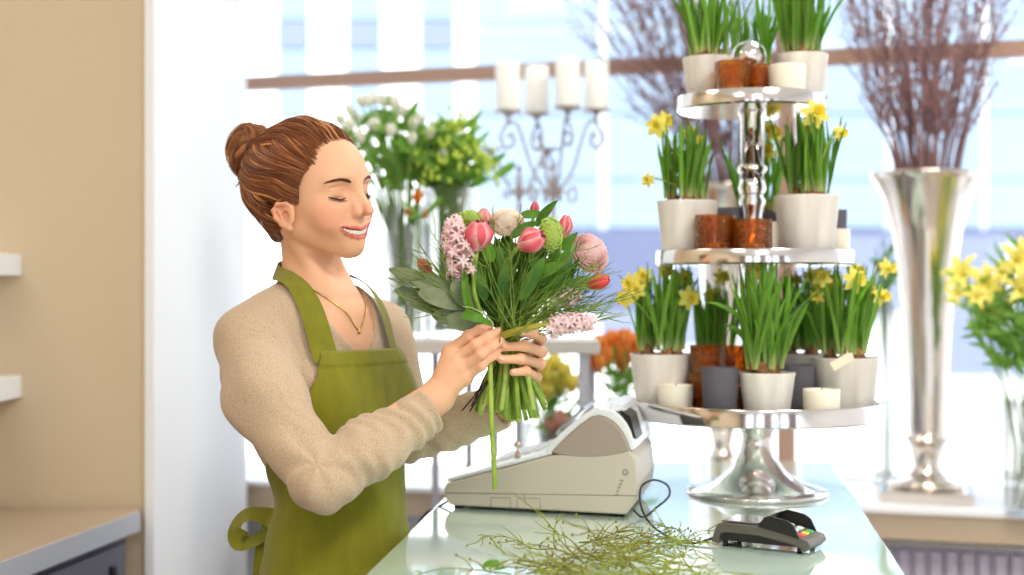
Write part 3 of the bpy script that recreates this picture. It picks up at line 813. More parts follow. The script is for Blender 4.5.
# folded tulip leaf at the near side, wrapping the binding point
mb = MB()
n_ = 24; pts = bez([P(470, 315, 2.150), P(466, 300, 2.152), P(463.5, 282, 2.158), P(466, 260, 2.170)], 8)
mb.ribbon(pts, [.011*math.sin(PI*(.18+.81*i/24)) for i in range(25)], V(.5, -1, .05), .0016, .35)
pts = bez([P(476, 312, 2.148), P(470, 302, 2.150), P(467, 285, 2.156), P(469, 266, 2.168)], 8)
mb.ribbon(pts, [.007*math.sin(PI*(.18+.81*i/24)) for i in range(25)], V(-.3, -1, .05), .0014, .3)
mb.build('tulip_leaf', 'leaf_bright', bouquet)
mb = MB()
mb.ribbon(bez([P(463.5, 313, 2.150), P(472, 316, 2.138), P(483, 320, 2.140), P(492, 325, 2.152)], 6), [.018*(1-.75*(i/18)**1.5) for i in range(19)], V(.05, -1, .25), .0016, .05)
mb.tube(bez([P(463, 306.5, 2.150), P(472, 308, 2.137), P(484, 314, 2.139), P(493, 323, 2.151)], 6), .0008, 5, mi=1)
mb.build('folded_leaf', ['leaf_bright', 'leaf_edge'], bouquet)
# roses / ranunculus: white and blush rosettes
def rosette(px, py, Y, R, axd, m, name, seed, squash=.75, rings=6):
    c = P(px, py, Y); ax = Vector(axd).normalized(); rr = random.Random(seed); mb = MB()
    mb.ell(c-ax*R*.1, (R*.62,)*3, None, 12, 8)
    for q in range(rings):
        f = (q+1)/rings; n = 4+q
        for k in range(n):
            an = 2*PI*(k+rr.random()*.3)/n+q*1.1; s = perp(ax, an); t = ax.cross(s)
            rad = R*(.25+.75*f); vs = []; W = 5; nn = 5; fs = []
            for i in range(nn+1):
                u = i/nn
                for j in range(W):
                    v = j/(W-1)*2-1; a2 = v*.75
                    lift = R*squash*(-.7+1.35*u*(1.05-f*.55)); rd = rad*(.45+.55*math.sin(PI*.5*min(1, u*1.15)))*(1+.12*f*max(0, u-.7))
                    vs.append(c+ax*(lift+.06*R*math.sin(v*4+k))+(s*math.cos(a2)+t*math.sin(a2))*rd*(1-.10*v*v*u))
            for i in range(nn):
                for j in range(W-1): fs.append((i*W+j, i*W+j+1, (i+1)*W+j+1, (i+1)*W+j))
            n0 = len(vs); vs2 = [p-(p-c).normalized()*.0008 for p in vs]
            mb.add(vs+vs2, fs+[tuple(x+n0 for x in f_[::-1]) for f_ in fs])
    return mb.build(name, m, bouquet)
rosette(506, 221.5, 2.235, .0290, (-.05, -.85, .8), 'cream_petal', 'white_ranunculus', 3)
rosette(590, 253, 2.25, .0330, (.45, -1, .4), 'peony_pink', 'blush_peony', 4)
# viburnum balls of tiny florets
def viburnum(px, py, Y, r, seed):
    rr = random.Random(seed); c = P(px, py, Y); mb = MB()
    mb.ell(c, (r[0]*.82, r[0]*.82, r[1]*.82), None, 14, 10)
    n = 150
    for k in range(n):
        z = 1-2*(k+.5)/n; a = k*2.39996; q = math.sqrt(1-z*z); d = V(q*math.cos(a), q*math.sin(a), z)
        p = c+V(d.x*r[0], d.y*r[0], d.z*r[1])*rr.uniform(.9, 1.05)
        for j in range(5):
            s = perp(d, j*1.2566+k); mb.ell(p+s*.0014, (.0015, .0015, .0009), None, 5, 4)
    mb.build('viburnum_ball', 'viburnum', bouquet)
viburnum(550.5, 234, 2.175, (.0185, .0265), 1)
viburnum(470, 219, 2.235, (.0200, .0130), 2)
# hyacinths: florets with six curved petals
def hyacinth(path, rad, n, seed, name, tipgreen=False):
    rr = random.Random(seed); pts = bez(path, 10); mb = MB(); st = MB()
    for k in range(n):
        t = k/n; i = min(int(t*(len(pts)-2)), len(pts)-2); p = pts[i]; ax = (pts[i+1]-pts[i]).normalized()
        d = (perp(ax, k*2.4)+ax*.25).normalized(); rk = rad*(1-.45*t**3)*rr.uniform(.75, 1.1); q = p+d*rk
        mb.tube([p+d*.003, p+d*rk*.6, q], [.0012, .0019, .0026], 6, mi=1)
        for j in range(6):
            s = perp(d, j*PI/3+k); a = q; b = q+s*.0085+d*.003; e = q+s*.0115-d*.0015
            mb.ribbon([a, a.lerp(b, .5)+d*.0012, b, e], [.0022, .0042, .0038, .0008], (d-s*.4).normalized(), .0006, .2, mi=0)
    return mb.build(name, ['hyacinth_pink', 'hyacinth_deep'], bouquet)
hyacinth([P(462, 275, 2.17), P(458, 252, 2.165), P(455, 232, 2.17), P(452, 222, 2.175)], .0200, 38, 1, 'hyacinth_bloom')
hyacinth([P(552, 327, 2.155), P(566, 324, 2.150), P(580, 322, 2.150), P(594, 323, 2.155)], .0125, 34, 2, 'hyacinth_bloom')
hyacinth([P(555, 300, 2.215), P(568, 298, 2.21), P(580, 292, 2.215)], .011, 16, 6, 'hyacinth_bloom')
hyacinth([P(458, 285, 2.185), P(462, 270, 2.18)], .009, 8, 3, 'hyacinth_bloom')
mb = MB(); mb.tube(bez([P(500.5, 336, 2.172), P(520, 330, 2.150), P(540, 325.5, 2.148), P(556, 323.5, 2.150)], 6), [.0058]*6+[.0050]*6+[.004]*7, 10)
mb.build('hyacinth_stem', 'stem_olive', bouquet)
# leaves
def bl_(px0, py0, Y0, px1, py1, Y1, w, nrm, m, bend=.05, name='leaf'):
    mb = MB(); oval_leaf(mb, P(px0, py0, Y0), P(px1, py1, Y1), w, nrm, bend); mb.build(name, m, bouquet)
for a in ((460, 300, 2.19, 389, 269, 2.20, .028, (.2, -1, .5), .06), (462, 305, 2.185, 394, 290, 2.19, .026, (.1, -1, .3), -.05), (465, 300, 2.18, 410, 277, 2.175, .030, (-.1, -1, .4), .07),
          (470, 312, 2.18, 410, 303, 2.185, .024, (.1, -1, .2), -.04), (474, 318, 2.18, 432, 315, 2.175, .026, (0, -1, -.1), .06), (470, 308, 2.175, 418, 292, 2.165, .030, (.2, -1, .3), .05),
          (482, 325, 2.175, 447, 318, 2.165, .030, (.1, -1, -.1), .04), (468, 296, 2.195, 424, 284, 2.19, .026, (0, -1, .6), .05), (478, 310, 2.17, 452, 282, 2.165, .034, (.2, -1, 0), .03)):
    bl_(*a[:7], a[7], 'leaf_dull', a[8], 'eucalyptus_leaf')
for a in ((536, 226, 2.23, 558, 200, 2.21, .020, (-.4, -1, .3), .10), (510, 238, 2.19, 540, 222, 2.175, .024, (0, -1, .8), .12), (522, 235, 2.20, 538, 250, 2.185, .026, (.3, -1, .3), .1),
          (468, 250, 2.21, 447, 224, 2.20, .020, (0, -1, .3), .06), (492, 262, 2.17, 484, 236, 2.16, .024, (.4, -1, .1), .05), (500, 300, 2.17, 508, 258, 2.165, .020, (0, -1, .2), .04),
          (520, 300, 2.175, 545, 256, 2.17, .026, (.2, -1, .2), .05), (512, 280, 2.18, 498, 245, 2.175, .026, (0, -1, .1), .04), (530, 280, 2.18, 566, 262, 2.18, .026, (.1, -1, .6), .08),
          (545, 285, 2.19, 530, 252, 2.18, .030, (.3, -1, .1), .05), (470, 300, 2.20, 462, 262, 2.19, .020, (0, -1, 0), .03), (486, 300, 2.185, 474, 258, 2.18, .022, (.1, -1, 0), .03),
          (560, 250, 2.24, 578, 232, 2.235, .018, (.1, -1, .3), .05), (520, 215, 2.25, 546, 214, 2.24, .018, (.1, -1, .3), .05), (480, 290, 2.20, 440, 245, 2.20, .018, (.1, -1, .3), .05), (535, 300, 2.21, 590, 275, 2.22, .020, (.1, -1, .3), .05)):
    mb = MB(); leaf(mb, P(*a[:3]), P(*a[3:6]), a[6]*.82, a[7], a[8]*.8, 12); mb.build('green_leaf', 'leaf_green', bouquet)
for k in range(40):   # leafy filling between the blooms
    a = P(rb.uniform(470, 560), rb.uniform(255, 300), rb.uniform(2.20, 2.27)); an = (a.x-BX.x)*9+rb.uniform(-.5, .5); L = rb.uniform(.04, .08)
    mb = MB(); leaf(mb, a, a+V(math.sin(an)*L, rb.uniform(-.02, .02), math.cos(an)*L), rb.uniform(.014, .024), (rb.uniform(-.6, .6), -1, rb.uniform(-.4, .7)), rb.uniform(-.05, .1)); mb.build('green_leaf', 'leaf_green', bouquet)
for k in range(18):   # the dark leafy heart
    a = P(rb.uniform(485, 530), rb.uniform(305, 335), rb.uniform(2.20, 2.26)); an = rb.uniform(-1.1, 1.1)
    L = rb.uniform(.07, .13); b = a+V(math.sin(an)*L, rb.uniform(-.02, .04), math.cos(an)*L)
    mb = MB(); leaf(mb, a, b, rb.uniform(.012, .024), (rb.uniform(-.5, .5), -1, rb.uniform(-.3, .6)), rb.uniform(-.06, .1)); mb.build('green_leaf', 'leaf_green', bouquet)
# broom twigs fanning out of the hands
def broom(mb, a, b, w0=.0011, nb=3, rr=rb, curl=.03, bl=.045):
    a = Vector(a); b = Vector(b); L = (b-a).length; o = V(rr.uniform(-1, 1), rr.uniform(-1, 1), rr.uniform(-1, 1))*curl*L
    pts = bez([a, a.lerp(b, .35)+o, a.lerp(b, .7)+o*.6, b], 5); n = len(pts)
    mb.tube(pts, [w0*(1-.65*i/n) for i in range(n)], 5)
    for q in range(nb):
        i = rr.randrange(int(n*.35), n-2); d = (pts[i+1]-pts[i]).normalized(); s = perp(d, rr.random()*6.3); l = rr.uniform(.35, 1)*bl
        e = pts[i]+(d*.85+s*.42)*l
        pp = bez([pts[i], pts[i].lerp(e, .5)+s*l*.08, e], 3); mb.tube(pp, [w0*.6*(1-.6*k/len(pp)) for k in range(len(pp))], 4)
for k in range(98):
    side = rb.random()
    if k < 16: an = rb.uniform(-2.05, -1.25); L = rb.uniform(.10, .155)       # thin twigs at the left
    elif k < 30: an = rb.uniform(-1.2, .2); L = rb.uniform(.13, .19)
    elif k < 48: an = rb.uniform(.2, .85); L = rb.uniform(.12, .18)
    elif k < 64: an = rb.uniform(-.9, 1.0); L = rb.uniform(.11, .17)
    else: an = rb.uniform(.80, 1.42); L = rb.uniform(.11, .185)
    a = P(rb.uniform(498, 520), rb.uniform(322, 345), rb.uniform(2.18, 2.25))
    if 48 <= k < 64: a = a+V(0, -.035, .0)
    b = a+V(math.sin(an)*L, rb.uniform(-.075, .04), math.cos(an)*L)
    if k < 16: a = P(rb.uniform(478, 500), rb.uniform(300, 335), 2.19); b = a+V(math.sin(an+.75)*L*1.1, rb.uniform(-.05, .0), math.cos(an+.75)*L*1.1)
    mb = MB(); broom(mb, a, b, rb.uniform(.0010, .0016), 6 if k > 30 else 4, bl=.055); mb.build('broom_twig', 'twig_green', bouquet)
# stems below the hands, each cut at the end
for k in range(34):
    a = 2.4*k; q = math.sqrt((k+.5)/34); top_ = BX+V(math.cos(a)*.020*q, math.sin(a)*.020*q, .0)+V(0, 0, -.005)
    ex, ey = math.cos(a)*q, math.sin(a)*q
    end = P(513+ex*38+rb.uniform(-4, 4), 418-10*abs(ex)+rb.uniform(-14, 8)+(6 if ey < 0 else -2), 2.225+ey*.055)
    r = rb.uniform(.0036, .0060); mb = MB()
    d = (end-top_).normalized(); up_ = top_-d*.03
    mb.tube([up_, top_, top_.lerp(end, .5)+V(rb.uniform(-.006, .006), rb.uniform(-.004, .004), 0), end], [r*.8, r*.8, r*.92, r*1.05], 9)
    mb.ell(end, (r*.86, r*.86, .0012), None, 9, 4, mi=1)
    mb.build('cut_stem', [('stem', 'stem_pale', 'stem_deep')[k % 3], 'stem_cut'], bouquet)
for k in range(7):
    mb = MB(); s = P(500-k, 352+k, 2.20+.008*k); mb.tube(bez([s, P(492-2*k, 375+2*k, 2.195+.01*k), P(490-rb.uniform(2, 28), rb.uniform(392, 412), 2.20+.01*k)], 5), .0013, 5); mb.build('dark_stem', 'stem_dark', bouquet)
mb = MB(); st_ = [P(489, 340, 2.175), P(490.5, 380, 2.160), P(491.5, 425, 2.152), P(493.5, 455, 2.150), P(495, 489, 2.150)]
mb.tube(st_, [.0040, .0040, .0040, .0036, .0040], 10); mb.ell(st_[-1], (.0038, .0038, .0012), None, 10, 4, mi=1); mb.build('long_tulip_stem', ['stem', 'stem_cut'], bouquet)
# ================================================================ COUNTER TOP THINGS
CZ = 1.0
mat('glass_top', rgb(206, 232, 220), .04, spec=.6, coat=1)
mat('counter_side', rgb(238, 240, 240), .3)
mat('chrome', rgb(236, 232, 230), .11, metal=1)
mat('silver', rgb(226, 216, 206), .13, metal=1)
mat('till_body', rgb(204, 195, 181), .45)  # shade of the side put into the beige; the casing is off-white
mat('till_top', rgb(236, 240, 244), .3)
mat('till_hood', rgb(168, 154, 142), .5)
mat('black_plastic', rgb(28, 27, 28), .4)
mat('grey_plastic', rgb(92, 88, 82), .45)
mat('terminal_screen', rgb(120, 120, 130), .1, coat=1)
mat('key_white', rgb(210, 215, 220), .4); mat('key_red', rgb(220, 60, 60), .4); mat('key_green', rgb(60, 170, 90), .4); mat('key_yellow', rgb(225, 200, 70), .4)
mat('cable', rgb(20, 20, 22), .45)
mat('lcd', rgb(150, 165, 175), .12, coat=1)
mat('seam', rgb(130, 118, 100), .6)
mat('key_metal', rgb(200, 180, 165), .25, metal=1)
mat('print_grey', rgb(110, 104, 96), .6)
mat('pot_white', rgb(248, 243, 234), .55, noise=(6, rgb(224, 217, 208), .35, .7), scale3=(6, 6, .5), bump=(60, .15, .001))
mat('pot_grey', rgb(92, 90, 98), .75, bump=(120, .2, .001))
mat('wax', rgb(252, 244, 226), .5, sss=.2, sssr=(1, .8, .5))
glassy('amber', (.96, .62, .20, 1), 1, (rgb(244, 140, 36), .16), 1.45, .12, (170, .9, .004))
mat('soil', rgb(64, 42, 30), .95, bump=(150, .8, .004))
mat('bulb', rgb(176, 124, 76), .6, noise=(60, rgb(110, 70, 42), .4, .6))
mat('daffodil_leaf', rgb(84, 142, 42), .38, vcol=True, translu=.5)
mat('daffodil_yellow', rgb(255, 249, 135), .5, translu=.4)
mat('daffodil_pale', rgb(252, 240, 120), .5, translu=.4)
mat('trumpet', rgb(255, 240, 100), .5, translu=.3)
mat('paper_tag', rgb(240, 226, 200), .8)
mat('sheath', rgb(190, 160, 110), .7)
# counter: a glass-topped block, turned a little to the right
ca, cb, cd, ce = V(-.146, 2.545, 0), V(-.27, 1.36, 0), V(.46, 1.36, 0), V(.639, 2.61, 0)
cdir = (ca-cb).normalized(); back = .70
ca = ca+cdir*(back); ce = ce+(ce-cd).normalized()*(back-.02)
counter = thing('sales_counter', V(.2, 2.2, 0), 'white shop counter with a pale green glass top under the till and the tiered stand', 'counter')
def slab(mb, pts, z0, z1, mi=0, inset=0):
    c = sum(pts, Vector())/len(pts); q = [c+(p-c)*(1-inset) for p in pts]
    mb.prism([Vector((p.x, p.y, z0)) for p in q], (0, 0, z1-z0), mi)
mb = MB(); slab(mb, [cb, cd, ce, ca], CZ-.012, CZ); o = mb.build('glass_top', 'glass_top', counter, False)
bv = o.modifiers.new('b', 'BEVEL'); bv.width = .003; bv.segments = 2
mb = MB(); slab(mb, [cb, cd, ce, ca], .06, CZ-.0125, 0, .05); mb.build('counter_body', 'counter_side', counter, False)
mb = MB(); slab(mb, [cb, cd, ce, ca], 0, .06, 0, .12); mb.build('plinth', 'grey_plastic', counter, False)
# ---- cash register
u = V(.33, -.115, 0).normalized(); w = V(.20, .98, 0).normalized()       # along its side, and away from us
TB = V(-.118, 2.575, CZ); WID = .27
till = thing('cash_register', TB+u*.17+w*.14, 'cream cash register with a grey rounded hood and a small key in its top', 'cash register')
def sp(x, z, d=0.): return TB+u*x+w*d+V(0, 0, z)
def sect(poly, d0, d1, mb, mi=0): mb.prism([sp(x, z, d0) for x, z in poly][::-1], w*(d1-d0), mi)
lower = [(.006, .006), (.335, .006), (.352, .030), (.357, .060), (.352, .105), (.338, .118), (.200, .104), (.0, .046), (-.006, .036), (-.004, .018)]
mb = MB(); sect(lower, 0, WID, mb); o = mb.build('till_body', 'till_body', till, False); bv = o.modifiers.new('b', 'BEVEL'); bv.width = .004; bv.segments = 3
mb = MB(); sect([(.0, .0475), (.200, .1055), (.196, .112), (.0, .054)], .003, WID-.003, mb); o = mb.build('sloping_top', 'till_top', till, False); bv = o.modifiers.new('b', 'BEVEL'); bv.width = .002; bv.segments = 2
# hood: lens-shaped grey cheek, glossy white shell over it
def arc(p0, p1, p2, n): return [((1-t)**2*p0[0]+2*t*(1-t)*p1[0]+t*t*p2[0], (1-t)**2*p0[1]+2*t*(1-t)*p1[1]+t*t*p2[1]) for t in [i/n for i in range(n+1)]]
top_l = arc((.198, .108), (.236, .150), (.270, .172), 8)+arc((.285, .176), (.325, .170), (.341, .116), 8)
bot_l = arc((.341, .116), (.275, .094), (.198, .108), 8)[1:-1]
mb = MB(); sect((top_l+bot_l), -.001, WID+.001, mb); o = mb.build('hood_cheeks', 'till_hood', till, False); bv = o.modifiers.new('b', 'BEVEL'); bv.width = .003; bv.segments = 2
shell_o = arc((.186, .112), (.226, .160), (.272, .186), 8)+arc((.285, .190), (.338, .190), (.350, .120), 8)
shell_i = (arc((.341, .116), (.325, .170), (.285, .176), 8)+arc((.270, .172), (.236, .150), (.198, .108), 8))
mb = MB(); sect(shell_o+shell_i, .004, WID-.004, mb); o = mb.build('hood_shell', 'till_top', till, False); bv = o.modifiers.new('b', 'BEVEL'); bv.width = .003; bv.segments = 3
# sloping display on the customer side of the hood
mb = MB(); n_ = V(0, 0, 1)*.8-u*.6
mb.prism([sp(.206, .1435, .05), sp(.252, .1845, .05), sp(.252, .1845, .20), sp(.206, .1435, .20)], n_.normalized()*.004); mb.build('display', 'lcd', till, False)
mb = MB(); mb.prism([sp(.322, .186, .012), sp(.340, .176, .012), sp(.351, .136, .012), sp(.343, .140, .012)][::-1], w*.10); mb.build('printer_slot', 'black_plastic', till, False)
mb = MB(); mb.prism([sp(.304, .197, .018), sp(.326, .194, .018), sp(.329, .184, .018), sp(.306, .184, .018)][::-1], w*.20); mb.build('printer_lid', 'till_top', till, False)
# keys on the top, in rows
for r_ in range(5):
    for c_ in range(6):
        mb = MB(); x = .075+r_*.021; z = .0475+(x)*.29+.0095; mb.box(sp(x, z, .085+c_*.028), (.016, .020, .006), Matrix((u, w, V(0, 0, 1))).transposed() @ Matrix.Rotation(-.28, 3, 'Y'), 0, .002)
        mb.build('till_key', 'key_white', till, False)
mb = MB(); kx = sp(.128, .092, .035); mb.tube([kx, kx+V(0, 0, .012)], [.005, .004], 12); mb.tube([kx+V(0, 0, .010), kx+V(0, 0, .020)], .0016, 8)
mb.ell(kx+V(0, 0, .024), (.0075, .002, .006), None, 12, 8); mb.build('lock_key', 'key_metal', till)
# seams on the side, the two lower hatches, the maker's lettering slanting at the corner
mb = MB()
def seamline(pts, r_=.0006): mb.tube([sp(x, z, -.0002) for x, z in pts], r_, 4)
seamline([(-.003, .028), (.355, .040)]); seamline([(.085, .008), (.085, .024), (.122, .025), (.122, .008)]); seamline([(.135, .008), (.135, .025), (.178, .027), (.178, .008)])
mb.build('panel_seams', 'seam', till)
mb = MB()
for k in range(6):
    x = .318+k*.0022; z = .040+k*.0062; q = sp(x, z, -.0008)
    if k < 5: mb.tube([q-u*.0022, q+u*.0022], .0005, 4); mb.tube([q-u*.002+V(0, 0, .0016), q-u*.002-V(0, 0, .0014)], .0005, 4); mb.tube([q+u*.0018+V(0, 0, .0016), q+u*.0018], .0005, 4)
q = sp(.333, .080, -.0008); mb.tube([q+(u*math.cos(a)+V(0, 0, math.sin(a)))*.0045 for a in [2*PI*i/14 for i in range(14)]], .0006, 4, closed=True)
mb.build('side_lettering', 'print_grey', till)
for x, d in ((.02, .02), (.32, .02), (.02, .27), (.32, .27)):
    mb = MB(); mb.lathe([(0, 0), (.010, 0), (.010, .007), (0, .007)], 12, sp(x, 0, d)); mb.build('foot', 'black_plastic', till)
# ---- card terminal
tu = (P(806, 558, 2.12)-P(712, 546, 2.20)); tu.z = 0; tu.normalize(); tv = V(-tu.y, tu.x, 0)
T0 = V(*P(711, 545, 2.205)); T0.z = CZ; TL = .162; TW = .075
term = thing('card_terminal', T0+tu*.08+tv*.035, 'dark card payment terminal with a keypad shield beside the tiered stand', 'card terminal')
def ts(x, z, d=0.): return T0+tu*x+tv*d+V(0, 0, z)
side = [(0, .006), (.008, .032), (.018, .037), (.075, .037), (.120, .030), (.155, .022), (.160, .014), (.150, .003), (.140, .010), (.02, .010), (.012, .004)]
mb = MB(); mb.prism([ts(x, z, 0) for x, z in side][::-1], tv*TW); o = mb.build('housing', 'grey_plastic', term, False); bv = o.modifiers.new('b', 'BEVEL'); bv.width = .002; bv.segments = 3
mb = MB(); mb.prism([ts(x, z, -.0012) for x, z in [(.014, .011), (.016, .020), (.024, .023), (.08, .022), (.13, .014), (.146, .008), (.138, .011), (.024, .011)]][::-1], tv*.003); mb.build('side_recess', 'black_plastic', term, False)
mb = MB(); mb.prism([ts(.014, .0385, .006), ts(.074, .0385, .006), ts(.074, .0385, TW-.006), ts(.014, .0385, TW-.006)], V(0, 0, .0018)); mb.build('screen', 'terminal_screen', term, False)
nrm = V(0, 0, 1)
for d0 in (-.001, TW-.002):
    mb = MB(); mb.prism([ts(x, z, d0) for x, z in [(.078, .036), (.088, .050), (.096, .054), (.124, .049), (.134, .043), (.144, .023), (.12, .028)]][::-1], tv*.003); mb.build('privacy_shield', 'black_plastic', term, False)
mb = MB(); mb.prism([ts(x, z, 0) for x, z in [(.0775, .037), (.0875, .0515), (.0905, .0515), (.0805, .037)]][::-1], tv*TW); mb.build('privacy_shield', 'black_plastic', term, False)
for a in range(4):
    for b in range(3):
        x = .092+a*.0155; z = .0365-(x-.092)*.24; mb = MB(); mb.box(ts(x, z, .017+b*.020), (.010, .014, .005), Matrix((tu, tv, nrm)).transposed() @ Matrix.Rotation(.22, 3, 'Y'), 0, .0015)
        mb.build('keypad_key', ('key_red', 'key_yellow', 'key_green')[b] if a == 3 else 'key_white', term, False)
for x, d in ((.02, .01), (.14, .01), (.02, .065), (.14, .065)):
    mb = MB(); mb.lathe([(0, 0), (.004, 0), (.004, .010), (0, .010)], 10, ts(x, 0, d)); mb.build('foot', 'black_plastic', term)
# black cable from till to terminal, with its loop
mb = MB(); z = lambda x, y, Y: P(x, y, Y)
mb.tube(bez([sp(.345, .012, .02), P(643, 517, 2.46), P(656, 508, 2.50), P(669, 496, 2.52), P(667, 485, 2.53), P(654, 480, 2.50), P(642, 486, 2.46), P(640, 500, 2.42), P(645, 516, 2.36), P(655, 528, 2.33), P(675, 540, 2.235), P(695, 543, 2.21), ts(0, .010, .03)], 10), .0019, 8)
tag(mb.build('cable', 'cable'), 'black cable looping from the cash register to the card terminal', 'cable')
mb = MB(); mb.tube(bez([sp(.0, .012, .03), P(438, 507, 2.60), P(428, 512, 2.62), P(418, 524, 2.62), P(410, 545, 2.64)], 8), .0022, 8)
tag(mb.build('power_cord', 'cable'), 'black cord leaving the left end of the cash register', 'cable')
# ---- cut broom sprigs heaped at the front of the counter
rt = random.Random(21)
mat('sprig', rgb(150, 160, 50), .6, noise=(12, rgb(120, 110, 50), .4, .7), translu=.15)
for k in range(64):
    mb = MB(); cx, cy = rt.gauss(604, 46), rt.gauss(570, 17); Yb = CAMZ-CZ; Y = min(2.30, (CAMZ-CZ)*FPX/(max(cy, 548)-287.5)); c = V((cx-512)*Y/FPX, Y, CZ+.004)
    a = rt.uniform(-.5, PI+.5); L = rt.uniform(.07, .15); el = rt.uniform(.0, .42)*rt.random() if k > 12 else rt.uniform(.25, .7)
    d = V(math.cos(a)*math.cos(el), math.sin(a)*math.cos(el)*.6, math.sin(el)+.02); s0 = c-V(d.x, d.y, 0)*L*.4
    e = c+d*L*.9; s0.z = CZ+.003+rt.random()*.006
    o_ = V(0, 0, .012*rt.random()); pts = bez([s0, c+o_, c.lerp(e, .5)+o_+V(rt.uniform(-.01, .01), rt.uniform(-.01, .01), .004), e], 5)
    mb.tube(pts, [.0013*(1-.6*i/len(pts)) for i in range(len(pts))], 5)
    for q in range(7):
        i = rt.randrange(3, len(pts)-2); dd = (pts[i+1]-pts[i]).normalized(); s = perp(dd, rt.random()*6.3); l = rt.uniform(.012, .045)
        e2 = pts[i]+(dd*.8+s*.5)*l; e2.z = max(e2.z, CZ+.002); mb.tube([pts[i], pts[i].lerp(e2, .5)+s*l*.1, e2], [.0008, .0007, .0004], 4)
        if rt.random() < .5: mb.ell(e2, (.0018, .0018, .0026), None, 5, 4)
    tag(mb.build('broom_sprig', 'sprig'), 'yellow-green broom sprig lying in the loose heap at the near edge of the counter', 'sprig', 'broom sprigs heaped on the counter')
mb = MB(); oval_leaf(mb, P(484, 578, 2.02), P(497, 560, 2.06), .022, (0, -.5, 1), .1); oval_leaf(mb, P(490, 580, 2.0), P(508, 568, 2.03), .018, (0, -.5, 1), .1); mb.tube([P(484, 578, 2.02), P(478, 590, 2.0)], .0012, 6)
tag(mb.build('leaf_sprig', 'leaf_bright'), 'bright green leaf sprig at the left end of the broom heap', 'leaves')
# ================================================================ THE TIERED STAND
SX, SY = (757-512)*2.76/FPX, 2.76
SC = V(SX, SY, CZ)
stand = thing('tiered_stand', SC, 'three-tier polished silver cake stand full of potted daffodils', 'tiered stand')
mb = MB(); mb.lathe([(0, .0), (.134, .0), (.137, .004), (.134, .009), (.118, .013), (.085, .024), (.055, .045), (.038, .070), (.031, .095), (.028, .115), (.033, .122), (.031, .130), (.040, .142), (.062, .150), (0, .150)], 64, SC)
mb.build('pedestal_foot', 'chrome', stand, label=None)
def tray(z0, R_o, zr, name, dx=0):
    mb = MB(); mb.lathe([(0, z0), (R_o-.004, z0), (R_o, z0+.003), (R_o, z0+zr-.002), (R_o-.001, z0+zr), (R_o-.0035, z0+zr), (R_o-.0045, z0+zr-.002), (R_o-.0045, z0+.007), (0, z0+.007)], 96, V(SX+dx, SY, 0)); return mb.build('tray', 'chrome', stand, flat_angle=35)
Z1, Z2, Z3 = 1.148, 1.443, 1.741
tray(Z1, .240, .034, 1); tray(Z2, .190, .028, 2, -.005); tray(Z3, .1435, .028, 3, -.011)
def col(z0, z1, name, dx, lift=0):
    mb = MB(); mb.lathe((lambda L_: [(r_, z_+(lift if 4 < i_ < len(L_)-5 else 0)) for i_, (r_, z_) in enumerate(L_)])([(0, z0), (.024, z0), (.026, z0+.006), (.019, z0+.014), (.0185, z0+.014+lift), (.021, z0+.03), (.026, z0+.042), (.020, z0+.052), (.027, z0+.066), (.024, z0+.082), (.017, z0+.092), (.028, z0+.100), (.029, z0+.108), (.019, z0+.116), (.021, z0+.124), (.0225, z0+.130), (.0225, z1-.01), (.027, z1-.004), (.027, z1), (0, z1)]), 40, V(SX+dx, SY, 0)); mb.build('column', 'chrome', stand)
col(Z1+.007, Z2, 1, -.003, .06); col(Z2+.007, Z3, 2, -.009, .075)
mb = MB(); mb.lathe([(0, Z3+.007), (.022, Z3+.007), (.018, Z3+.02), (.011, Z3+.045), (.013, Z3+.055), (.020, Z3+.062), (.021, Z3+.067), (.013, Z3+.072), (.011, Z3+.076)]+[(.033*math.cos(a)+.0, Z3+.107+.032*math.sin(a)) for a in np.linspace(-1.2, PI/2, 12)], 36, V(SX-.015, SY, 0)); mb.build('finial', 'chrome', stand)
# ---- pots of daffodils
def pot_prof(r, h): return [(0, 0), (r*.76, 0), (r*.78, .003), (r*.985, h-.006), (r, h-.004), (r, h), (r*.955, h), (r*.93, h-.012), (0, h-.012)]
LB, LT = rgb(222, 230, 160), rgb(140, 192, 72)
def daffodil_flower(c, d, parent, s=1.0, pale=False, seed=0):
    s *= 1.15; d = d.normalized(); mb = MB()
    for k in range(6):
        v = perp(d, k*PI/3+seed); a = c; e = c+v*.019*s-d*.002*s
        mb.ribbon([a, a.lerp(e, .35)+d*.001, a.lerp(e, .7), e], [.004*s, .011*s, .010*s, .001*s], (d-v*.1).normalized(), .0007, .12)
    mb.tube([c-d*.014*s, c-d*.006*s, c], [.0022*s, .0026*s, .004*s], 7)
    o = mb.build('flower', 'daffodil_pale' if pale else 'daffodil_yellow', parent)
    m2 = MB(); n = 18; vs = []; fs = []
    for i, (r, z) in enumerate([(.0035, 0), (.0050, .006), (.0056, .011), (.0085, .0155), (.0078, .0152), (.0048, .011), (.0040, .004)]):
        for k in range(n):
            rr = r*s*(1+(.12*math.cos(k*PI) if i in (3, 4) else 0)); vs.append(c+d*z*s+perp(d, 2*PI*k/n)*rr)
    for i in range(6):
        for k in range(n): fs.append((i*n+k, i*n+(k+1) % n, (i+1)*n+(k+1) % n, (i+1)*n+k))
    m2.add(vs, fs); m2.build('trumpet', 'trumpet', o)
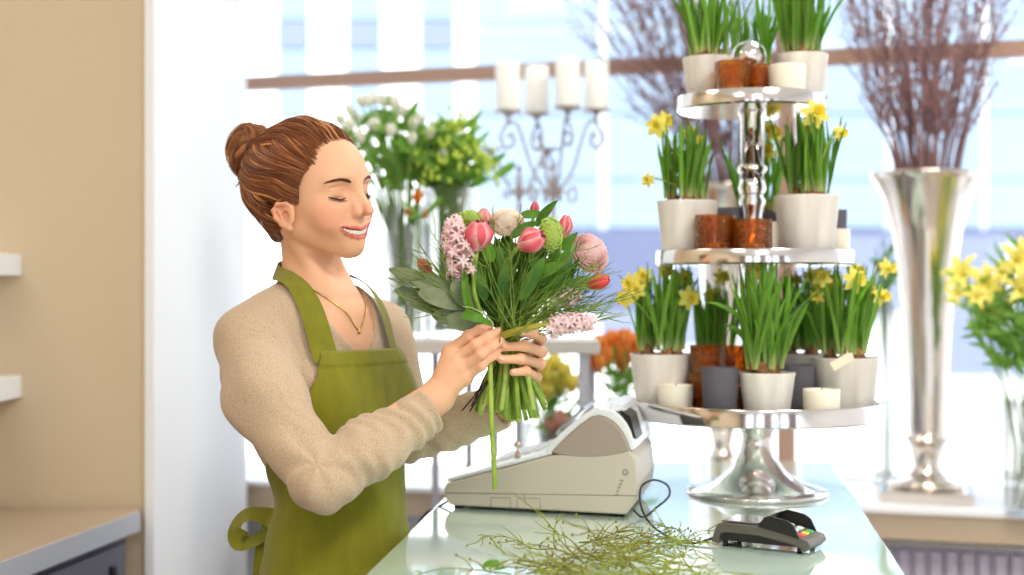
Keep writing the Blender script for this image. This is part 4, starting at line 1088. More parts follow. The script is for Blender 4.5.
def potted(px, py_rim, Y, rim_px, h, zb, leaves, LH_, flowers, seed, label, spread=.55, potm='pot_white', group=None, bulbs=3, wl=.0095, arch=.25, name='potted_daffodils', minlen=.6):
    """pot whose rim centre stands at px, distance Y, on the tray at zb; LH_ = leaf length in m; flowers = (px, py, dY, size, facing x, pale)"""
    rr = random.Random(seed); r = rim_px/2*Y/FPX; c = V((px-512)*Y/FPX, Y, zb)
    t = thing(name, c, label, 'potted plant', group)
    mb = MB(); mb.lathe(pot_prof(r, h), 36, c); mb.build('pot', potm, t, flat_angle=40)
    mb = MB(); mb.lathe([(0, h-.0105), (r*.4, h-.006), (r*.8, h-.009), (r*.925, h-.0115)], 18, c); mb.build('soil', 'soil', t)
    bs = []
    for k in range(bulbs):
        a = 2*PI*k/bulbs+rr.random(); q = r*(.45 if bulbs > 1 else 0); bp = c+V(math.cos(a)*q, math.sin(a)*q, h-.004); bs.append(bp)
        mb = MB(); mb.lathe([(0, -.012), (.011, -.008), (.0145, .002), (.010, .014), (.0055, .024), (0, .024)], 12, bp); mb.build('bulb', 'bulb', t)
    mb = MB()
    for k in range(int(leaves*2.1)):
        b = bs[k % bulbs]+V(rr.uniform(-.018, .018), rr.uniform(-.014, .014), .010)
        a = rr.random()*2*PI; out = rr.random()**1.2*spread; L = LH_*rr.uniform(minlen, 1.0)
        d0 = V(math.cos(a)*out*.45+(b.x-c.x)/max(r, .01)*.12, math.sin(a)*out*.45+(b.y-c.y)/max(r, .01)*.12, 1).normalized(); side = V(math.cos(a), math.sin(a), 0)
        n = 9; pts = []; ws = []; cc = []; w0 = wl*rr.uniform(.7, 1.1); ar = arch*rr.random()**2*out*2
        g = rr.uniform(.75, 1.15)
        for i in range(n+1):
            q = i/n; pts.append(b+d0*L*q+side*(L*ar*q*q*.9)+V(0, 0, -L*ar*q**3*.8)); ws.append(w0*(.55+.45*min(1, q*4))*(1 if q < .72 else max(.06, 1-((q-.72)/.28)**1.7)))
            m = max(0, 1-q*5); cc.append(tuple(LT[j]*g*(1-m)+LB[j]*m for j in range(3))+(1,))
        an = rr.random()*PI; mb.ribbon(pts, ws, V(math.cos(an), math.sin(an), .15), .0022, .25, col=cc)
    mb.build('leaves', 'daffodil_leaf', t)
    for k, (fx, fy, dy, s, face, pale) in enumerate(flowers):
        f = P(fx, fy, Y+dy); b = bs[k % bulbs]+V(0, 0, .014); d = V(face, -.8, -.05 if abs(face) > .2 else .1)
        if f.z > c.z+h+.03:
            mb = MB(); top_ = f-d.normalized()*.016*s+V(0, 0, .006); mb.tube(bez([b, b.lerp(top_, .5)+V(rr.uniform(-.006, .006), 0, .004), top_, f-d.normalized()*.012*s], 5), .0019, 6); mb.tube([top_+V(0, 0, -.012), top_+V(0, 0, .002), f-d.normalized()*.013*s], [.0016, .0034, .0018], 6, mi=1)
            mb.build('flower_stem', ['stem', 'sheath'], t)
        daffodil_flower(f, d, t, s, pale, k)
    return t
B1, B2, B3 = Z1+.0075, Z2+.0075, Z3+.0075
# bottom tier
potted(662, 355, 2.75, 64, .117, B1, 42, .175, [(630, 284, -.02, 1.0, -.4, 1), (643, 277, 0, 1, -.2, 0), (625, 298, -.03, 1, -.5, 1), (666, 271, .02, .9, .3, 0), (684, 279, 0, 1.1, .2, 0), (689, 298, -.04, 1.15, .3, 0), (637, 290, -.03, .9, -.3, 1)], 1, 'large white pot of daffodils at the left edge of the bottom tray', .5)
potted(767, 373, 2.595, 56, .090, B1, 24, .225, [(756, 270, .02, .8, -.2, 1)], 2, 'small white pot of broad unopened daffodil leaves at the front of the bottom tray', .70, wl=.0125, arch=.35, minlen=.5)
potted(845, 357, 2.70, 67, .1125, B1, 44, .185, [(886, 268, -.02, 1, .7, 0), (855, 280, -.05, 1.2, .2, 0), (856, 272, .02, 1, .2, 0), (881, 296, 0, 1, .5, 0), (822, 277, -.03, 1, -.2, 0), (832, 284, 0, .9, .2, 1), (868, 290, .02, .9, .1, 0), (817, 296, 0, .8, -.4, 1)], 3, 'large white pot of daffodils with a paper tag at the right of the bottom tray', .5)
potted(712, 350, 2.875, 50, .108, B1, 26, .155, [(722, 277, 0, .9, .2, 0), (712, 296, -.02, .9, 0, 1)], 4, 'white pot of daffodils standing behind the large left pot of the bottom tray', .4)
potted(804, 353, 2.855, 56, .112, B1, 30, .175, [(812, 276, 0, 1, .2, 0), (820, 280, -.03, 1.1, .2, 0), (817, 302, -.04, .9, .1, 0), (797, 280, 0, .7, 0, 1)], 5, 'pale pot of daffodils at the back right of the bottom tray', .4)
# middle tier
potted(687.5, 200, 2.72, 62, .1145, B2, 30, .150, [(657, 126, 0, 1.15, -.3, 0), (664, 121, .02, 1, .3, 1), (648, 180, 0, .7, -.5, 1), (690, 133, .02, .7, 0, 1), (700, 140, .0, .6, .2, 1)], 6, 'white pot of daffodils at the left of the middle tray', .6)
potted(807, 196, 2.68, 65, .122, B2, 40, .165, [(815, 114, -.04, 1.35, .1, 0), (812, 122, -.02, 1, .3, 0), (840, 133, 0, .8, .6, 0), (806, 128, .02, .8, -.3, 1)], 7, 'white pot of daffodils at the right of the middle tray', .5)
potted(757, 212, 2.885, 56, .10, B2, 22, .175, [(774, 134, 0, 1.0, .2, 0), (766, 151, -.02, 1.1, 0, 0), (770, 128, 0, .8, .4, 0)], 8, 'dark grey pot of daffodils at the back of the middle tray', .6, potm='pot_grey')
# top tier
potted(709, 56, 2.76, 53, .096, B3, 22, .17, [], 9, 'white pot of green daffodil leaves at the left of the top tray', .65, wl=.010, name='potted_bulbs')
potted(801, 53, 2.755, 54, .101, B3, 26, .18, [], 10, 'white pot of green daffodil leaves at the right of the top tray', .5, wl=.010, name='potted_bulbs')
potted(755, 62, 2.86, 48, .085, B3, 14, .17, [], 11, 'pot of green daffodil leaves behind the silver ball of the stand', .6, wl=.010, name='potted_bulbs')
# ---- cups, candles, amber glasses
def cup(px, Y, w, h, z, m, name, label, cat, hollow=True, taper=.82):
    r = w/2*Y/FPX; c = V((px-512)*Y/FPX, Y, z)
    t = thing(name, c, label, cat)
    mb = MB(); mb.lathe([(0, 0), (r*taper, 0), (r*(taper+.03), .003), (r, h-.002), (r*.985, h), (r*.93, h), (r*.90, h-.004), (r*.86*taper+.0, .010), (0, .010)], 36, c); mb.build('cup', m, t, flat_angle=50)
    return t, c, r
def votive(px, Y, w, h, z, label):
    r = w/2*Y/FPX; c = V((px-512)*Y/FPX, Y, z); t = thing('votive_glass', c, label, 'candle glass')
    mb = MB(); mb.lathe([(0, 0), (r*.94, 0), (r*.97, .003), (r, h-.003), (r*1.01, h), (r*.94, h), (r*.92, h-.003), (r*.90, .009), (0, .009)], 48, c, flute=(24, .012)); mb.build('glass', 'amber', t, flat_angle=60)
    mb = MB(); mb.lathe([(0, .0095), (r*.70, .0095), (r*.70, h*.38), (0, h*.40)], 20, c); mb.build('tealight', 'wax', t)
    return t
def candle(px, Y, w, h, z, label, name='cream_candle'):
    r = w/2*Y/FPX; c = V((px-512)*Y/FPX, Y, z); t = thing(name, c, label, 'candle')
    mb = MB(); mb.lathe([(0, 0), (r*.94, 0), (r*.955, .002), (r, h-.002), (r*.99, h), (r*.90, h), (r*.85, h-.006), (0, h-.008)], 36, c); mb.build('wax', 'wax', t, flat_angle=50)
    mb = MB(); mb.tube([c+V(0, 0, h-.009), c+V(.001, 0, h+.002)], .0009, 6); mb.build('wick', 'black_plastic', t)
    return t
candle(675.5, 2.665, 35, .062, B1, 'cream candle at the front of the bottom tray, before the large left pot')
candle(821.5, 2.585, 37, .060, B1, 'cream candle at the front of the bottom tray, before the pot with the tag')
cup(720, 2.600, 38, .099, B1, 'pot_grey', 'grey_cup', 'dark grey cup left of the small front pot on the bottom tray', 'cup')
cup(797, 2.690, 38, .098, B1, 'pot_grey', 'grey_cup', 'dark grey cup half hidden right of the small front pot on the bottom tray', 'cup')
votive(705, 2.700, 34, .082, B1, 'lower of the two stacked amber glasses on the bottom tray')
votive(708, 2.700, 36, .052, B1+.0822, 'upper of the two stacked amber glasses on the bottom tray')
votive(730, 2.790, 36, .130, B1, 'tall amber glass behind the dark grey cup of the bottom tray')
votive(715, 2.64, 40, .084, B2, 'left one of the two amber glasses on the middle tray')
votive(752.5, 2.610, 39, .075, B2, 'right one of the two amber glasses on the middle tray')
candle(774, 2.70, 16, .074, B2, 'slim cream candle tucked behind the right amber glass of the middle tray')
candle(838, 2.79, 24, .064, B2, 'cream candle behind the right daffodil pot of the middle tray')
cup(732, 2.80, 36, .106, B2, 'pot_grey', 'grey_cup', 'dark grey cup behind the amber glasses of the middle tray', 'cup')
cup(834, 2.85, 26, .105, B2, 'pot_grey', 'grey_cup', 'dark grey cup at the far right of the middle tray', 'cup')
votive(733, 2.665, 36, .074, B3, 'left one of the two amber glasses on the top tray')
votive(759, 2.690, 27, .072, B3, 'right one of the two amber glasses on the top tray')
candle(787, 2.665, 37, .068, B3, 'cream candle before the right pot of the top tray')
mb = MB(); a = P(832, 367, 2.588); b = P(853, 355, 2.592); dn = V(.006, 0, -.004)
e1 = (b-a).normalized(); sd = e1.cross(V(0, -1, 0)).normalized()
q = [a-sd*.0085, a+sd*.0085, b-e1*.006+sd*.0085, b+sd*.004, b-sd*.004, b-e1*.006-sd*.0085]
mb.prism(q, V(0, .0008, 0)); mb.tube([b-e1*.004, P(846, 356, 2.605), P(848, 350, 2.64)], .0005, 4)
tag(mb.build('paper_tag', 'paper_tag', None, False), 'small cream paper tag hanging on the right-hand pot of the bottom tray', 'tag')
# ================================================================ THE SHOP: WALLS, WINDOW, SILL
mat('beige_paint', rgb(216, 198, 168), .8)
mat('white_paint', rgb(246, 248, 252), .75)
mat('reflection_brown', rgb(126, 106, 102), .6)
mat('ceiling_paint', rgb(246, 246, 244), .8)
mat('floor_tile', rgb(168, 160, 152), .35)
mat('steel', rgb(222, 228, 238), .3, metal=.55)
mat('steel_top', rgb(196, 178, 156), .42, metal=.35)
mat('cabinet_grey', rgb(104, 102, 118), .55)
mat('rail_brown', rgb(176, 142, 124), .6)
mat('sill_white', rgb(250, 250, 252), .35)
mat('sill_beige', rgb(196, 176, 150), .6)
mat('radiator', rgb(196, 190, 206), .45)
mat('white_metal', rgb(206, 200, 198), .5)
mat('rack_grey', rgb(186, 186, 200), .5)
mat('iron', rgb(170, 158, 154), .4, metal=.5)
mat('candle_white', rgb(255, 252, 246), .5, sss=.4, sssr=(1, .9, .7))
glassy('vase_glass', (.975, .985, .98, 1), .6, ior=1.3)
mat('twig_brown', rgb(140, 106, 106), .8)
mat('stem_green', rgb(150, 188, 100), .5, translu=.35)
mat('white_bloom', rgb(255, 255, 248), .5, translu=.6)
mat('lime_bloom', rgb(222, 240, 110), .5, translu=.4)
mat('yellow_bloom', rgb(255, 226, 40), .5, translu=.4)
mat('orange_bloom', rgb(250, 150, 30), .5, vcol=True, translu=.6)
mat('lily_yellow', rgb(255, 246, 140), .5, translu=.4)
mat('leaf_mid', rgb(164, 208, 104), .5, translu=.6)
mat('facade_pale', rgb(132, 150, 170), .4); mat('facade_white', rgb(250, 250, 250), .8); mat('facade_glass', rgb(130, 153, 178), .35); mat('facade_glass_dark', rgb(116, 126, 154), .35)
mat('street', rgb(225, 225, 228), .8); mat('shop_dark', rgb(88, 96, 124), .7); mat('shop_mid', rgb(114, 122, 146), .7)
glassy('window_glass', (.985, .99, .99, 1), .5)
wd = V(.957, -.289, 0).normalized(); wn = V(.289, .957, 0).normalized()      # along the window wall / outwards
SF = V(-.76, 4.15, 0)                                                      # a point of the sill's front edge
def wp(s, d, z): return SF+wd*s+wn*d+V(0, 0, z)
WR = Matrix((wd, wn, V(0, 0, 1))).transposed()
def wbox(mb, s0, s1, d0, d1, z0, z1, mi=0): mb.box(wp((s0+s1)/2, (d0+d1)/2, (z0+z1)/2), (s1-s0, d1-d0, z1-z0), WR, mi)
def sbox(name, m, *a, par=None):
    mb = MB(); wbox(mb, *a); o = mb.build(name, m, par, False)
    return struct(o) if par is None else o
CEIL = 2.85
mb = MB(); mb.box((0, 1.2, -.05), (9, 9, .1)); struct(mb.build('floor', 'floor_tile', None, False))
mb = MB(); mb.box((0, .9, CEIL+.05), (7.4, 8.6, .1)); struct(mb.build('ceiling', 'ceiling_paint', None, False))
SZ = .84
# the white sill running along the window and its beige front
sbox('trim_1', 'sill_white', -.9, 3.3, -.012, .50, SZ-.014, SZ)
sbox('trim_2', 'sill_beige', -.9, 3.3, .0, .03, SZ-.082, SZ-.0145)
sbox('wall_back', 'white_paint', -1.4, 3.6, .32, .50, -.02, SZ-.015)
sbox('wall_lintel', 'white_paint', -1.4, 3.6, .40, .60, 2.78, CEIL+.02)
rail = sbox('trim_3', 'rail_brown', -1.2, 3.4, .47, .52, 2.050, 2.094)
for i, s in enumerate((-.62, 1.49, 3.10)):
    sbox('trim_%d' % (4+i), 'rail_brown' if i == 1 else 'white_paint', s-.025, s+.025, .46, .53, SZ, 2.78)
for i, (s0, s1) in enumerate(((-.59, 1.46), (1.52, 3.07))):
    sbox('window_%d' % (i+1), 'window_glass', s0, s1, .492, .498, SZ+.002, 2.78)
# beige wall, white pier at its end
mb = MB(); mb.box((-1.925, 3.31, 1.4), (2.18, .12, 3.0)); struct(mb.build('wall_left', 'beige_paint', None, False))
pl = P(145.5, 300, 3.24); pr = P(247, 300, 4.05)
mb = MB(); mb.prism([V(pl.x, 3.235, -.02), V(pl.x+.02, 3.235, -.02), V(pr.x+.005, 4.02, -.02), V(-.90, 4.62, -.02), V(pl.x-.12, 4.75, -.02), V(pl.x-.02, 3.3, -.02)], V(0, 0, 2.88)); struct(mb.build('wall_pier', 'white_paint', None, False))
mb = MB(); mb.box((-2.0, .3, 1.4), (.10, 6.2, 3.0)); struct(mb.build('wall_side', 'beige_paint', None, False))
mb = MB(); mb.box((3.55, .0, 1.4), (.10, 6.6, 3.0)); struct(mb.build('wall_right', 'white_paint', None, False))
for i, (x0, x1) in enumerate(((-1.9, -1.45), (-.75, -.5), (.1, .75), (1.3, 1.5), (2.2, 2.9))):
    mb = MB(); mb.box(((x0+x1)/2, -2.7, 1.4), (x1-x0, .3, 2.9)); struct(mb.build('reflection_pillar', 'reflection_brown', None, False))  # unseen pillars added behind the camera to band the chrome reflections
# left unit with a steel-edged worktop
f0, f1 = V(*P(-90, 597, 2.3)), V(*P(139, 512, 3.175)); f0 = V(-1.04, 1.9, 0); f1 = V(-.832, 3.17, 0); fd = (f1-f0).normalized(); fn = V(fd.y, -fd.x, 0)
unit = thing('base_cabinet', V(-1.4, 2.6, 0), 'grey base cabinet with steel-edged worktop at the bottom left', 'cabinet')
mb = MB(); q = [f0, f1, V(-1.93, 3.22, 0)+V(0, -.0, 0), V(-1.93, 1.9, 0)]
q[2] = V(-1.93, 3.235, 0); f1b = V(f1.x, 3.235, 0)
mb.prism([V(p.x, p.y, .862) for p in [f0, f1, f1+V(-.015, .06, 0), V(-1.93, 3.235, 0), V(-1.93, 1.9, 0)]], V(0, 0, .038)); mb.build('worktop', 'steel_top', unit, False)
mb = MB(); mb.prism([V(p.x, p.y, .858) for p in [f0+fn*.004, f1+fn*.004, f1-fn*.003, f0-fn*.003]], V(0, 0, .0435)); mb.build('steel_edge', 'steel', unit, False)
g0, g1 = f0-fn*.018, f1-fn*.018-fd*.03
mb = MB(); mb.prism([V(p.x, p.y, .08) for p in [g0, g1, V(-1.92, 3.20, 0), V(-1.92, 1.92, 0)]], V(0, 0, .78)); mb.build('carcass', 'cabinet_grey', unit, False)
mb = MB(); mb.prism([V(p.x-.04, p.y, 0) for p in [g0, g1, V(-1.86, 3.20, 0), V(-1.86, 1.92, 0)]], V(0, 0, .08)); mb.build('plinth', 'black_plastic', unit, False)
for i in range(2):
    a = g1-fd*(.045+i*.62); b = a-fd*.58
    mb = MB(); mb.prism([V(p.x, p.y, .12) for p in [a, b, b+fn*.016, a+fn*.016]][::-1], V(0, 0, .72)); d = mb.build('door', 'cabinet_grey', unit, False)
    h = a-fd*.06+fn*.020; mb = MB(); mb.box((h.x, h.y, .775), (.022, .010, .06), Matrix((fd, fn, V(0, 0, 1))).transposed(), 0, .002); mb.build('handle', 'black_plastic', d, False)
# two wall shelves at the left edge
for z_, th_, lab in ((P(0, 254, 3.18).z, .048, 'upper short white wall shelf at the left edge'), (P(0, 377, 3.18).z, .050, 'lower short white wall shelf at the left edge')):
    mb = MB(); x1 = P(22, 0, 3.25).x; mb.box((x1-.42, 3.13, z_-th_/2), (.84, .24, th_), None, 0, .002)
    tag(mb.build('wall_shelf', 'white_paint', None, False), lab, 'shelf')
# radiator under the sill
rad = thing('radiator', wp(2.55, .16, .0), 'pale ribbed radiator under the window sill at the right', 'radiator')
mb = MB()
for k in range(44): wbox(mb, 1.62+k*.040, 1.62+k*.040+.026, .10, .118, .14, .715)
mb.build('fins', 'radiator', rad, False)
sbox('panel', 'radiator', 1.60, 3.39, .118, .20, .13, .725, par=rad); sbox('top_grille', 'white_metal', 1.60, 3.39, .095, .21, .725, .738, par=rad)
sbox('foot', 'white_metal', 1.72, 1.75, .12, .20, .0, .13, par=rad); sbox('foot', 'white_metal', 3.22, 3.25, .12, .20, .0, .13, par=rad)
# ---- tall silver trumpet vases with branches
rv = random.Random(8)
def trumpet_vase(px, Y, ybase, ytop, wtop, label, nb, hb, seed, lab2, grp, fan=.30, lean=0.):
    sc_ = Y/FPX; c = V((px-512)*sc_, Y, SZ); H = (ybase-ytop)*sc_; R = wtop/2*sc_
    t = thing('trumpet_vase', c, label, 'vase')
    mb = MB(); b = R*.78; mb.box(c+V(0, 0, H*.016), (b*2, b*2, H*.032), WR, 0, .002); mb.build('square_base', 'silver', t, False)
    mb = MB(); mb.lathe([(0, H*.032), (R*.66, H*.034), (R*.68, H*.045), (R*.50, H*.060), (R*.30, H*.080), (R*.24, H*.105), (R*.30, H*.150), (R*.335, H*.170), (R*.45, H*.176), (R*.45, H*.184), (R*.33, H*.190), (R*.34, H*.205), (R*.36, H*.35), (R*.42, H*.55), (R*.50, H*.70), (R*.60, H*.82), (R*.76, H*.92), (R*.93, H*.975), (R*1.0, H*.995), (R*1.0, H), (R*.97, H*.998), (R*.90, H*.972), (R*.73, H*.915), (R*.57, H*.82), (R*.46, H*.70), (R*.30, H*.50), (0, H*.48)], 56, c)
    mb.build('vase_body', 'silver', t)
    rr = random.Random(seed)
    for k in range(nb):
        a = rr.random()*2*PI; q = math.sqrt(rr.random()); b0 = c+V(math.cos(a)*R*.25*q, math.sin(a)*R*.25*q, H*.55)
        b1 = c+V(math.cos(a)*R*.60*q, math.sin(a)*R*.60*q, H+.0); tip = c+V(lean+math.cos(a)*q*hb*fan, math.sin(a)*q*hb*fan*.7, H+hb*rr.uniform(.8, 1.05))
        pts = bez([b0, b1, b1.lerp(tip, .45)+V(rr.uniform(-.02, .02), 0, 0), tip], 6); mb = MB(); n = len(pts); mb.tube(pts, [.0042*(1-.6*i/n) for i in range(n)], 5)
        for j in range(11):
            i = rr.randrange(8, n-1); d = (pts[i]-pts[i-1]).normalized(); s = perp(d, rr.random()*6.3); l = rr.uniform(.05, .16); e = pts[i]+(d*.9+s*.36)*l
            mb.tube([pts[i], pts[i].lerp(e, .5)+s*l*.05, e], [.0020, .0017, .0009], 4)
            for w_ in range(3): qq = pts[i].lerp(e, .4+.3*w_); mb.ell(qq+s*.003, (.0034, .0034, .0050), None, 5, 4)
        tag(mb.build('bare_branch', 'twig_brown'), lab2, 'branch', grp)
trumpet_vase(927, 3.80, 501, 177, 112, 'tall silver trumpet vase on the sill at the right, in front of the window', 46, .56, 1, 'bare purple-brown branch in the tall trumpet vase at the right', 'branches in the right trumpet vase', .47)
trumpet_vase(722, 4.22, 477, 186, 84, 'silver trumpet vase mostly hidden behind the tiered stand', 46, .66, 2, 'bare purple-brown branch in the trumpet vase behind the tiered stand', 'branches in the trumpet vase behind the stand', .56, -.12)
# ---- candelabrum with four pillar candles
def candelabrum(px, Y, label, arms, candles, ytop=190, lab='', zb=SZ):
    sc_ = Y/FPX; c = V((px-512)*sc_, Y, zb); t = thing('candelabrum', c, label, 'candelabrum'); zs = lambda y: CAMZ-(y-287.5)*sc_
    mb = MB(); zt = zs(ytop-15); H = zt-zb
    mb.lathe([(0, 0), (.075, 0), (.078, .006), (.05, .018), (.018, .035), (.010, .06), (.008, H*.45), (.016, H*.50), (.008, H*.55), (.007, H*.80), (.013, H*.83), (.007, H*.87), (.007, H*.92), (.014, H*.95), (.006, H), (.004, H+.01), (.010, H+.022), (0, H+.04)], 20, c); mb.build('stem', 'iron', t)
    for (ax_, ay, dy) in arms:
        e = V((ax_-512)*sc_, Y+dy, zs(ay)); s = V(e.x-c.x, e.y-c.y, 0); L = s.length; s = s/L; z0 = zs(ytop)
        q = lambda r_, z_: V(c.x, c.y, 0)+s*r_+V(0, 0, z_)
        mb = MB(); h = e.z-z0
        mb.tube(bez([q(0, z0-.01), q(L*.18, z0+.0), q(L*.45, z0+h*.25), q(L*.62, z0+h*.55), q(L*.80, z0+h*.84), q(L*1.0, z0+h*.86), q(L+.020, z0+h*.68), q(L+.006, z0+h*.54), q(L-.016, z0+h*.60), q(L-.012, z0+h*.72), q(L+.002, z0+h*.68)], 6), .0042, 7)
        mb.tube(bez([q(0, z0-.005), q(L*.3, z0-.004), q(L*.5, z0+h*.04), q(L*.52, z0-h*.12), q(L*.38, z0-h*.14), q(L*.34, z0-h*.02)], 5), .0036, 6)
        mb.tube([q(L, z0+h*.84), e+V(0, 0, -.004)], .005, 8)
        mb.lathe([(0, -.012), (.010, -.010), (.014, -.004), (.038, .0), (.040, .004), (.036, .004), (0, .002)], 24, e); mb.build('arm', 'iron', t)
    for (cx_, y0, y1, dy, lb) in candles:
        Yc = Y+dy; r = 12.6*Y/FPX; b = V((cx_-512)*sc_, Yc, zs(y0)+.0045); h = (y0-y1)*sc_
        k = thing('pillar_candle', b, lb, 'candle', None); mb = MB(); mb.lathe([(0, 0), (r*.98, 0), (r, .003), (r, h-.006), (r*.95, h), (r*.8, h), (r*.6, h-.006), (0, h-.008)], 28, b); mb.build('wax', 'candle_white', k)
        mb = MB(); mb.tube([b+V(0, 0, h-.008), b+V(0, 0, h+.006)], .0014, 6); mb.build('wick', 'black_plastic', k)
candelabrum(553, 3.95, 'scrolled grey iron candelabrum holding four white pillar candles', [(508, 114, -.03), (537, 113, .05), (567, 111, -.05), (597, 110, .03)],
    [(508, 114, 67, -.03, 'leftmost of the four white pillar candles on the candelabrum'), (537, 113, 65, .05, 'second from the left of the four white pillar candles on the candelabrum'), (567, 111, 63, -.05, 'third from the left of the four white pillar candles on the candelabrum'), (597, 110, 62, .03, 'rightmost of the four white pillar candles on the candelabrum')])
candelabrum(519, 4.14, 'second scrolled iron candelabrum behind the one with four candles, without candles', [(490, 150, .0), (548, 150, .0)], [], 192)
# ---- white rack carrying the flower buckets
RY = 3.42; rs = RY/FPX
def rx(px): return (px-512)*rs
zt = CAMZ-(341-287.5)*rs
rack = thing('flower_rack', V(rx(500), RY+.12, 0), 'white metal rack behind the woman carrying the flower vases', 'rack')
mb = MB(); mb.box((rx(456), RY+.13, zt-.016), (rx(600)-rx(312), .26, .032), None, 0, .003); mb.build('shelf_board', 'white_metal', rack, False)
mb = MB(); mb.box((rx(456), RY+.13, .40), (rx(600)-rx(312), .26, .03), None, 0, .003); mb.build('shelf_board', 'white_metal', rack, False)
for px_, dy in ((318, .02), (318, .24), (584, .02), (596, .24), (430, .24), (466, .24), (494, .24), (519, .24)):
    mb = MB(); mb.box((rx(px_), RY+dy, (zt-.032)/2), (.026 if px_ > 560 or px_ < 330 else .018, .026, zt-.032)); mb.build('post', 'rack_grey', rack, False)
# ---- glass vases of cut flowers
def gvase(px, Y, w, z, h, label, flowers='cut flowers'):
    r = w/2*Y/FPX; c = V((px-512)*Y/FPX, Y, z); t = thing('flower_vase', c, label, 'vase of flowers')
    mb = MB(); mb.lathe([(0, 0), (r*.80, 0), (r*.82, .004), (r, h), (r*.96, h), (r*.78, .015), (0, .015)], 28, c); mb.build('glass_vase', 'vase_glass', t)
    return t, c, r
def bunch(t, c, r, zn, heads, stem_m='stem_green', leafm='leaf_mid', nleaf=40, lw=.02, ll=.09, seed=1, leafz=(-.10, .05)):
    """heads = list of (point, builder)"""
    rr = random.Random(seed); ms = MB()
    for p in heads:
        a = rr.random()*6.3; b0 = c+V(math.cos(a)*r*.5, math.sin(a)*r*.5, .02); b1 = V(c.x+(p.x-c.x)*.38, c.y+(p.y-c.y)*.38, zn)
        ms.tube(bez([b0, b1, p], 4), .0026, 5)
    o = ms.build('stems', stem_m, t)
    ml = MB()
    for k in range(nleaf):
        p = rr.choice(heads); b1 = V(c.x+(p.x-c.x)*.25, c.y+(p.y-c.y)*.25, zn); q = b1.lerp(p, rr.uniform(.2, 1.0)); a = rr.random()*6.3
        e = q+V(math.cos(a)*ll*.7, math.sin(a)*ll*.7, rr.uniform(-.2, .9)*ll); leaf(ml, q, e, lw*rr.uniform(.6, 1.1), (math.cos(a+1), math.sin(a+1), .6), .08, 5)
    ml.build('foliage', leafm, t)
def heads_at(c, z0, z1, R, n, seed, Yk=.7):
    rr = random.Random(seed); out = []
    for k in range(n):
        a = k*2.4; q = math.sqrt((k+.5)/n); z = z1-(z1-z0)*q**2*.9+rr.uniform(-.02, .02)
        out.append(V(c.x+math.cos(a)*R*q, c.y+math.sin(a)*R*q*Yk, z))
    return out
zr = zt+.0005; ZZ = lambda y, Y: CAMZ-(y-287.5)*Y/FPX
Yv = 3.55
t, c, r = gvase(405, Yv, 40, zr, ZZ(205, Yv)-zr, 'tall glass vase of white tulips behind the woman')
hs = heads_at(V(*P(384, 0, Yv)), ZZ(166, Yv), ZZ(100, Yv), .150, 36, 3)
bunch(t, c, r, ZZ(205, Yv), hs, nleaf=110, lw=.026, ll=.070, seed=4)
for i, p in enumerate(hs):
    mb = MB(); petal_cup(mb, p+V(0, -.01, -.006), V((p.x-c.x)*2, (p.y-c.y)*2-.2, 1), .0150, .032, 5, .1, .5, seed=i, seg=5, wseg=3); mb.build('white_tulip', 'white_bloom', t)
t, c, r = gvase(449, Yv+.03, 54, zr, ZZ(188, Yv)-zr, 'glass vase of lime-green foliage and buds to the right of the white tulips')
hs = heads_at(V(*P(453, 0, Yv)), ZZ(182, Yv), ZZ(122, Yv), .108, 44, 5)
bunch(t, c, r, ZZ(192, Yv), hs, nleaf=190, lw=.020, ll=.085, seed=6, leafm='leaf_mid')
mb = MB()
for i, p in enumerate(hs):
    rr = random.Random(i)
    for k in range(6): mb.ell(p+V(rr.gauss(0, .012), rr.gauss(0, .012), rr.gauss(0, .014)), (.0055, .0055, .0075), None, 6, 5)
mb.build('lime_buds', 'lime_bloom', t)
t, c, r = gvase(417, Yv-.08, 26, zr, ZZ(225, Yv)-zr, 'narrow glass vase with one orange tulip between the tall vases')
hs = [P(417, 199, Yv-.08), P(408, 212, Yv-.06), P(425, 214, Yv-.06)]
bunch(t, c, r, ZZ(225, Yv), hs, nleaf=6, seed=3, lw=.012)
OR1, OR2 = rgb(238, 110, 20), rgb(255, 205, 50)
for i, p in enumerate(hs):
    mb = MB(); petal_cup(mb, p+V(0, 0, -.012), V(.1, 0, 1), .014 if i == 0 else .011, .034 if i == 0 else .024, 5, .1, .4, OR1 if i == 0 else rgb(250, 190, 160), OR2, i, 5, 3); mb.build('orange_tulip', 'orange_bloom', t)
# yellow and orange tulips in lower vases standing on the sill
def tulip_vase(px, Y, w, ytop, label, heads, c1, c2, nl, seed, lw=.022, zb=SZ, rh=.0225):
    t, c, r = gvase(px, Y, w, zb, ZZ(ytop, Y)-zb, label); hs = [P(x, y, Y+random.Random(i+seed).uniform(-.06, .05)) for i, (x, y) in enumerate(heads)]
    bunch(t, c, r, ZZ(ytop, Y), hs, nleaf=int(nl*.6), lw=lw*.8, ll=.085, seed=seed, leafm='leaf_mid')
    for i, p in enumerate(hs):
        mb = MB(); petal_cup(mb, p+V(0, -.03, -.010), V((p.x-c.x)*1.5, (p.y-c.y)-.2, 1), rh, .052, 6, .15, .45, c1, c2, i, 5, 3); mb.build('tulip_bloom', 'orange_bloom', t)
tulip_vase(546, 3.86, 60, 420, 'glass vase of yellow tulips behind the cut stems of the bouquet', [(530, 382), (541, 372), (553, 368), (563, 376), (549, 384), (571, 388), (524, 392), (560, 390), (536, 394), (546, 396)], rgb(255, 242, 120), rgb(255, 252, 180), 50, 31)
tulip_vase(627, 3.72, 56, 412, 'glass vase of orange tulips left of the tiered stand', [(600, 350), (612, 345), (624, 344), (636, 348), (606, 360), (618, 357), (630, 358), (644, 356), (598, 368), (622, 368)], rgb(252, 160, 70), rgb(255, 230, 130), 60, 47)
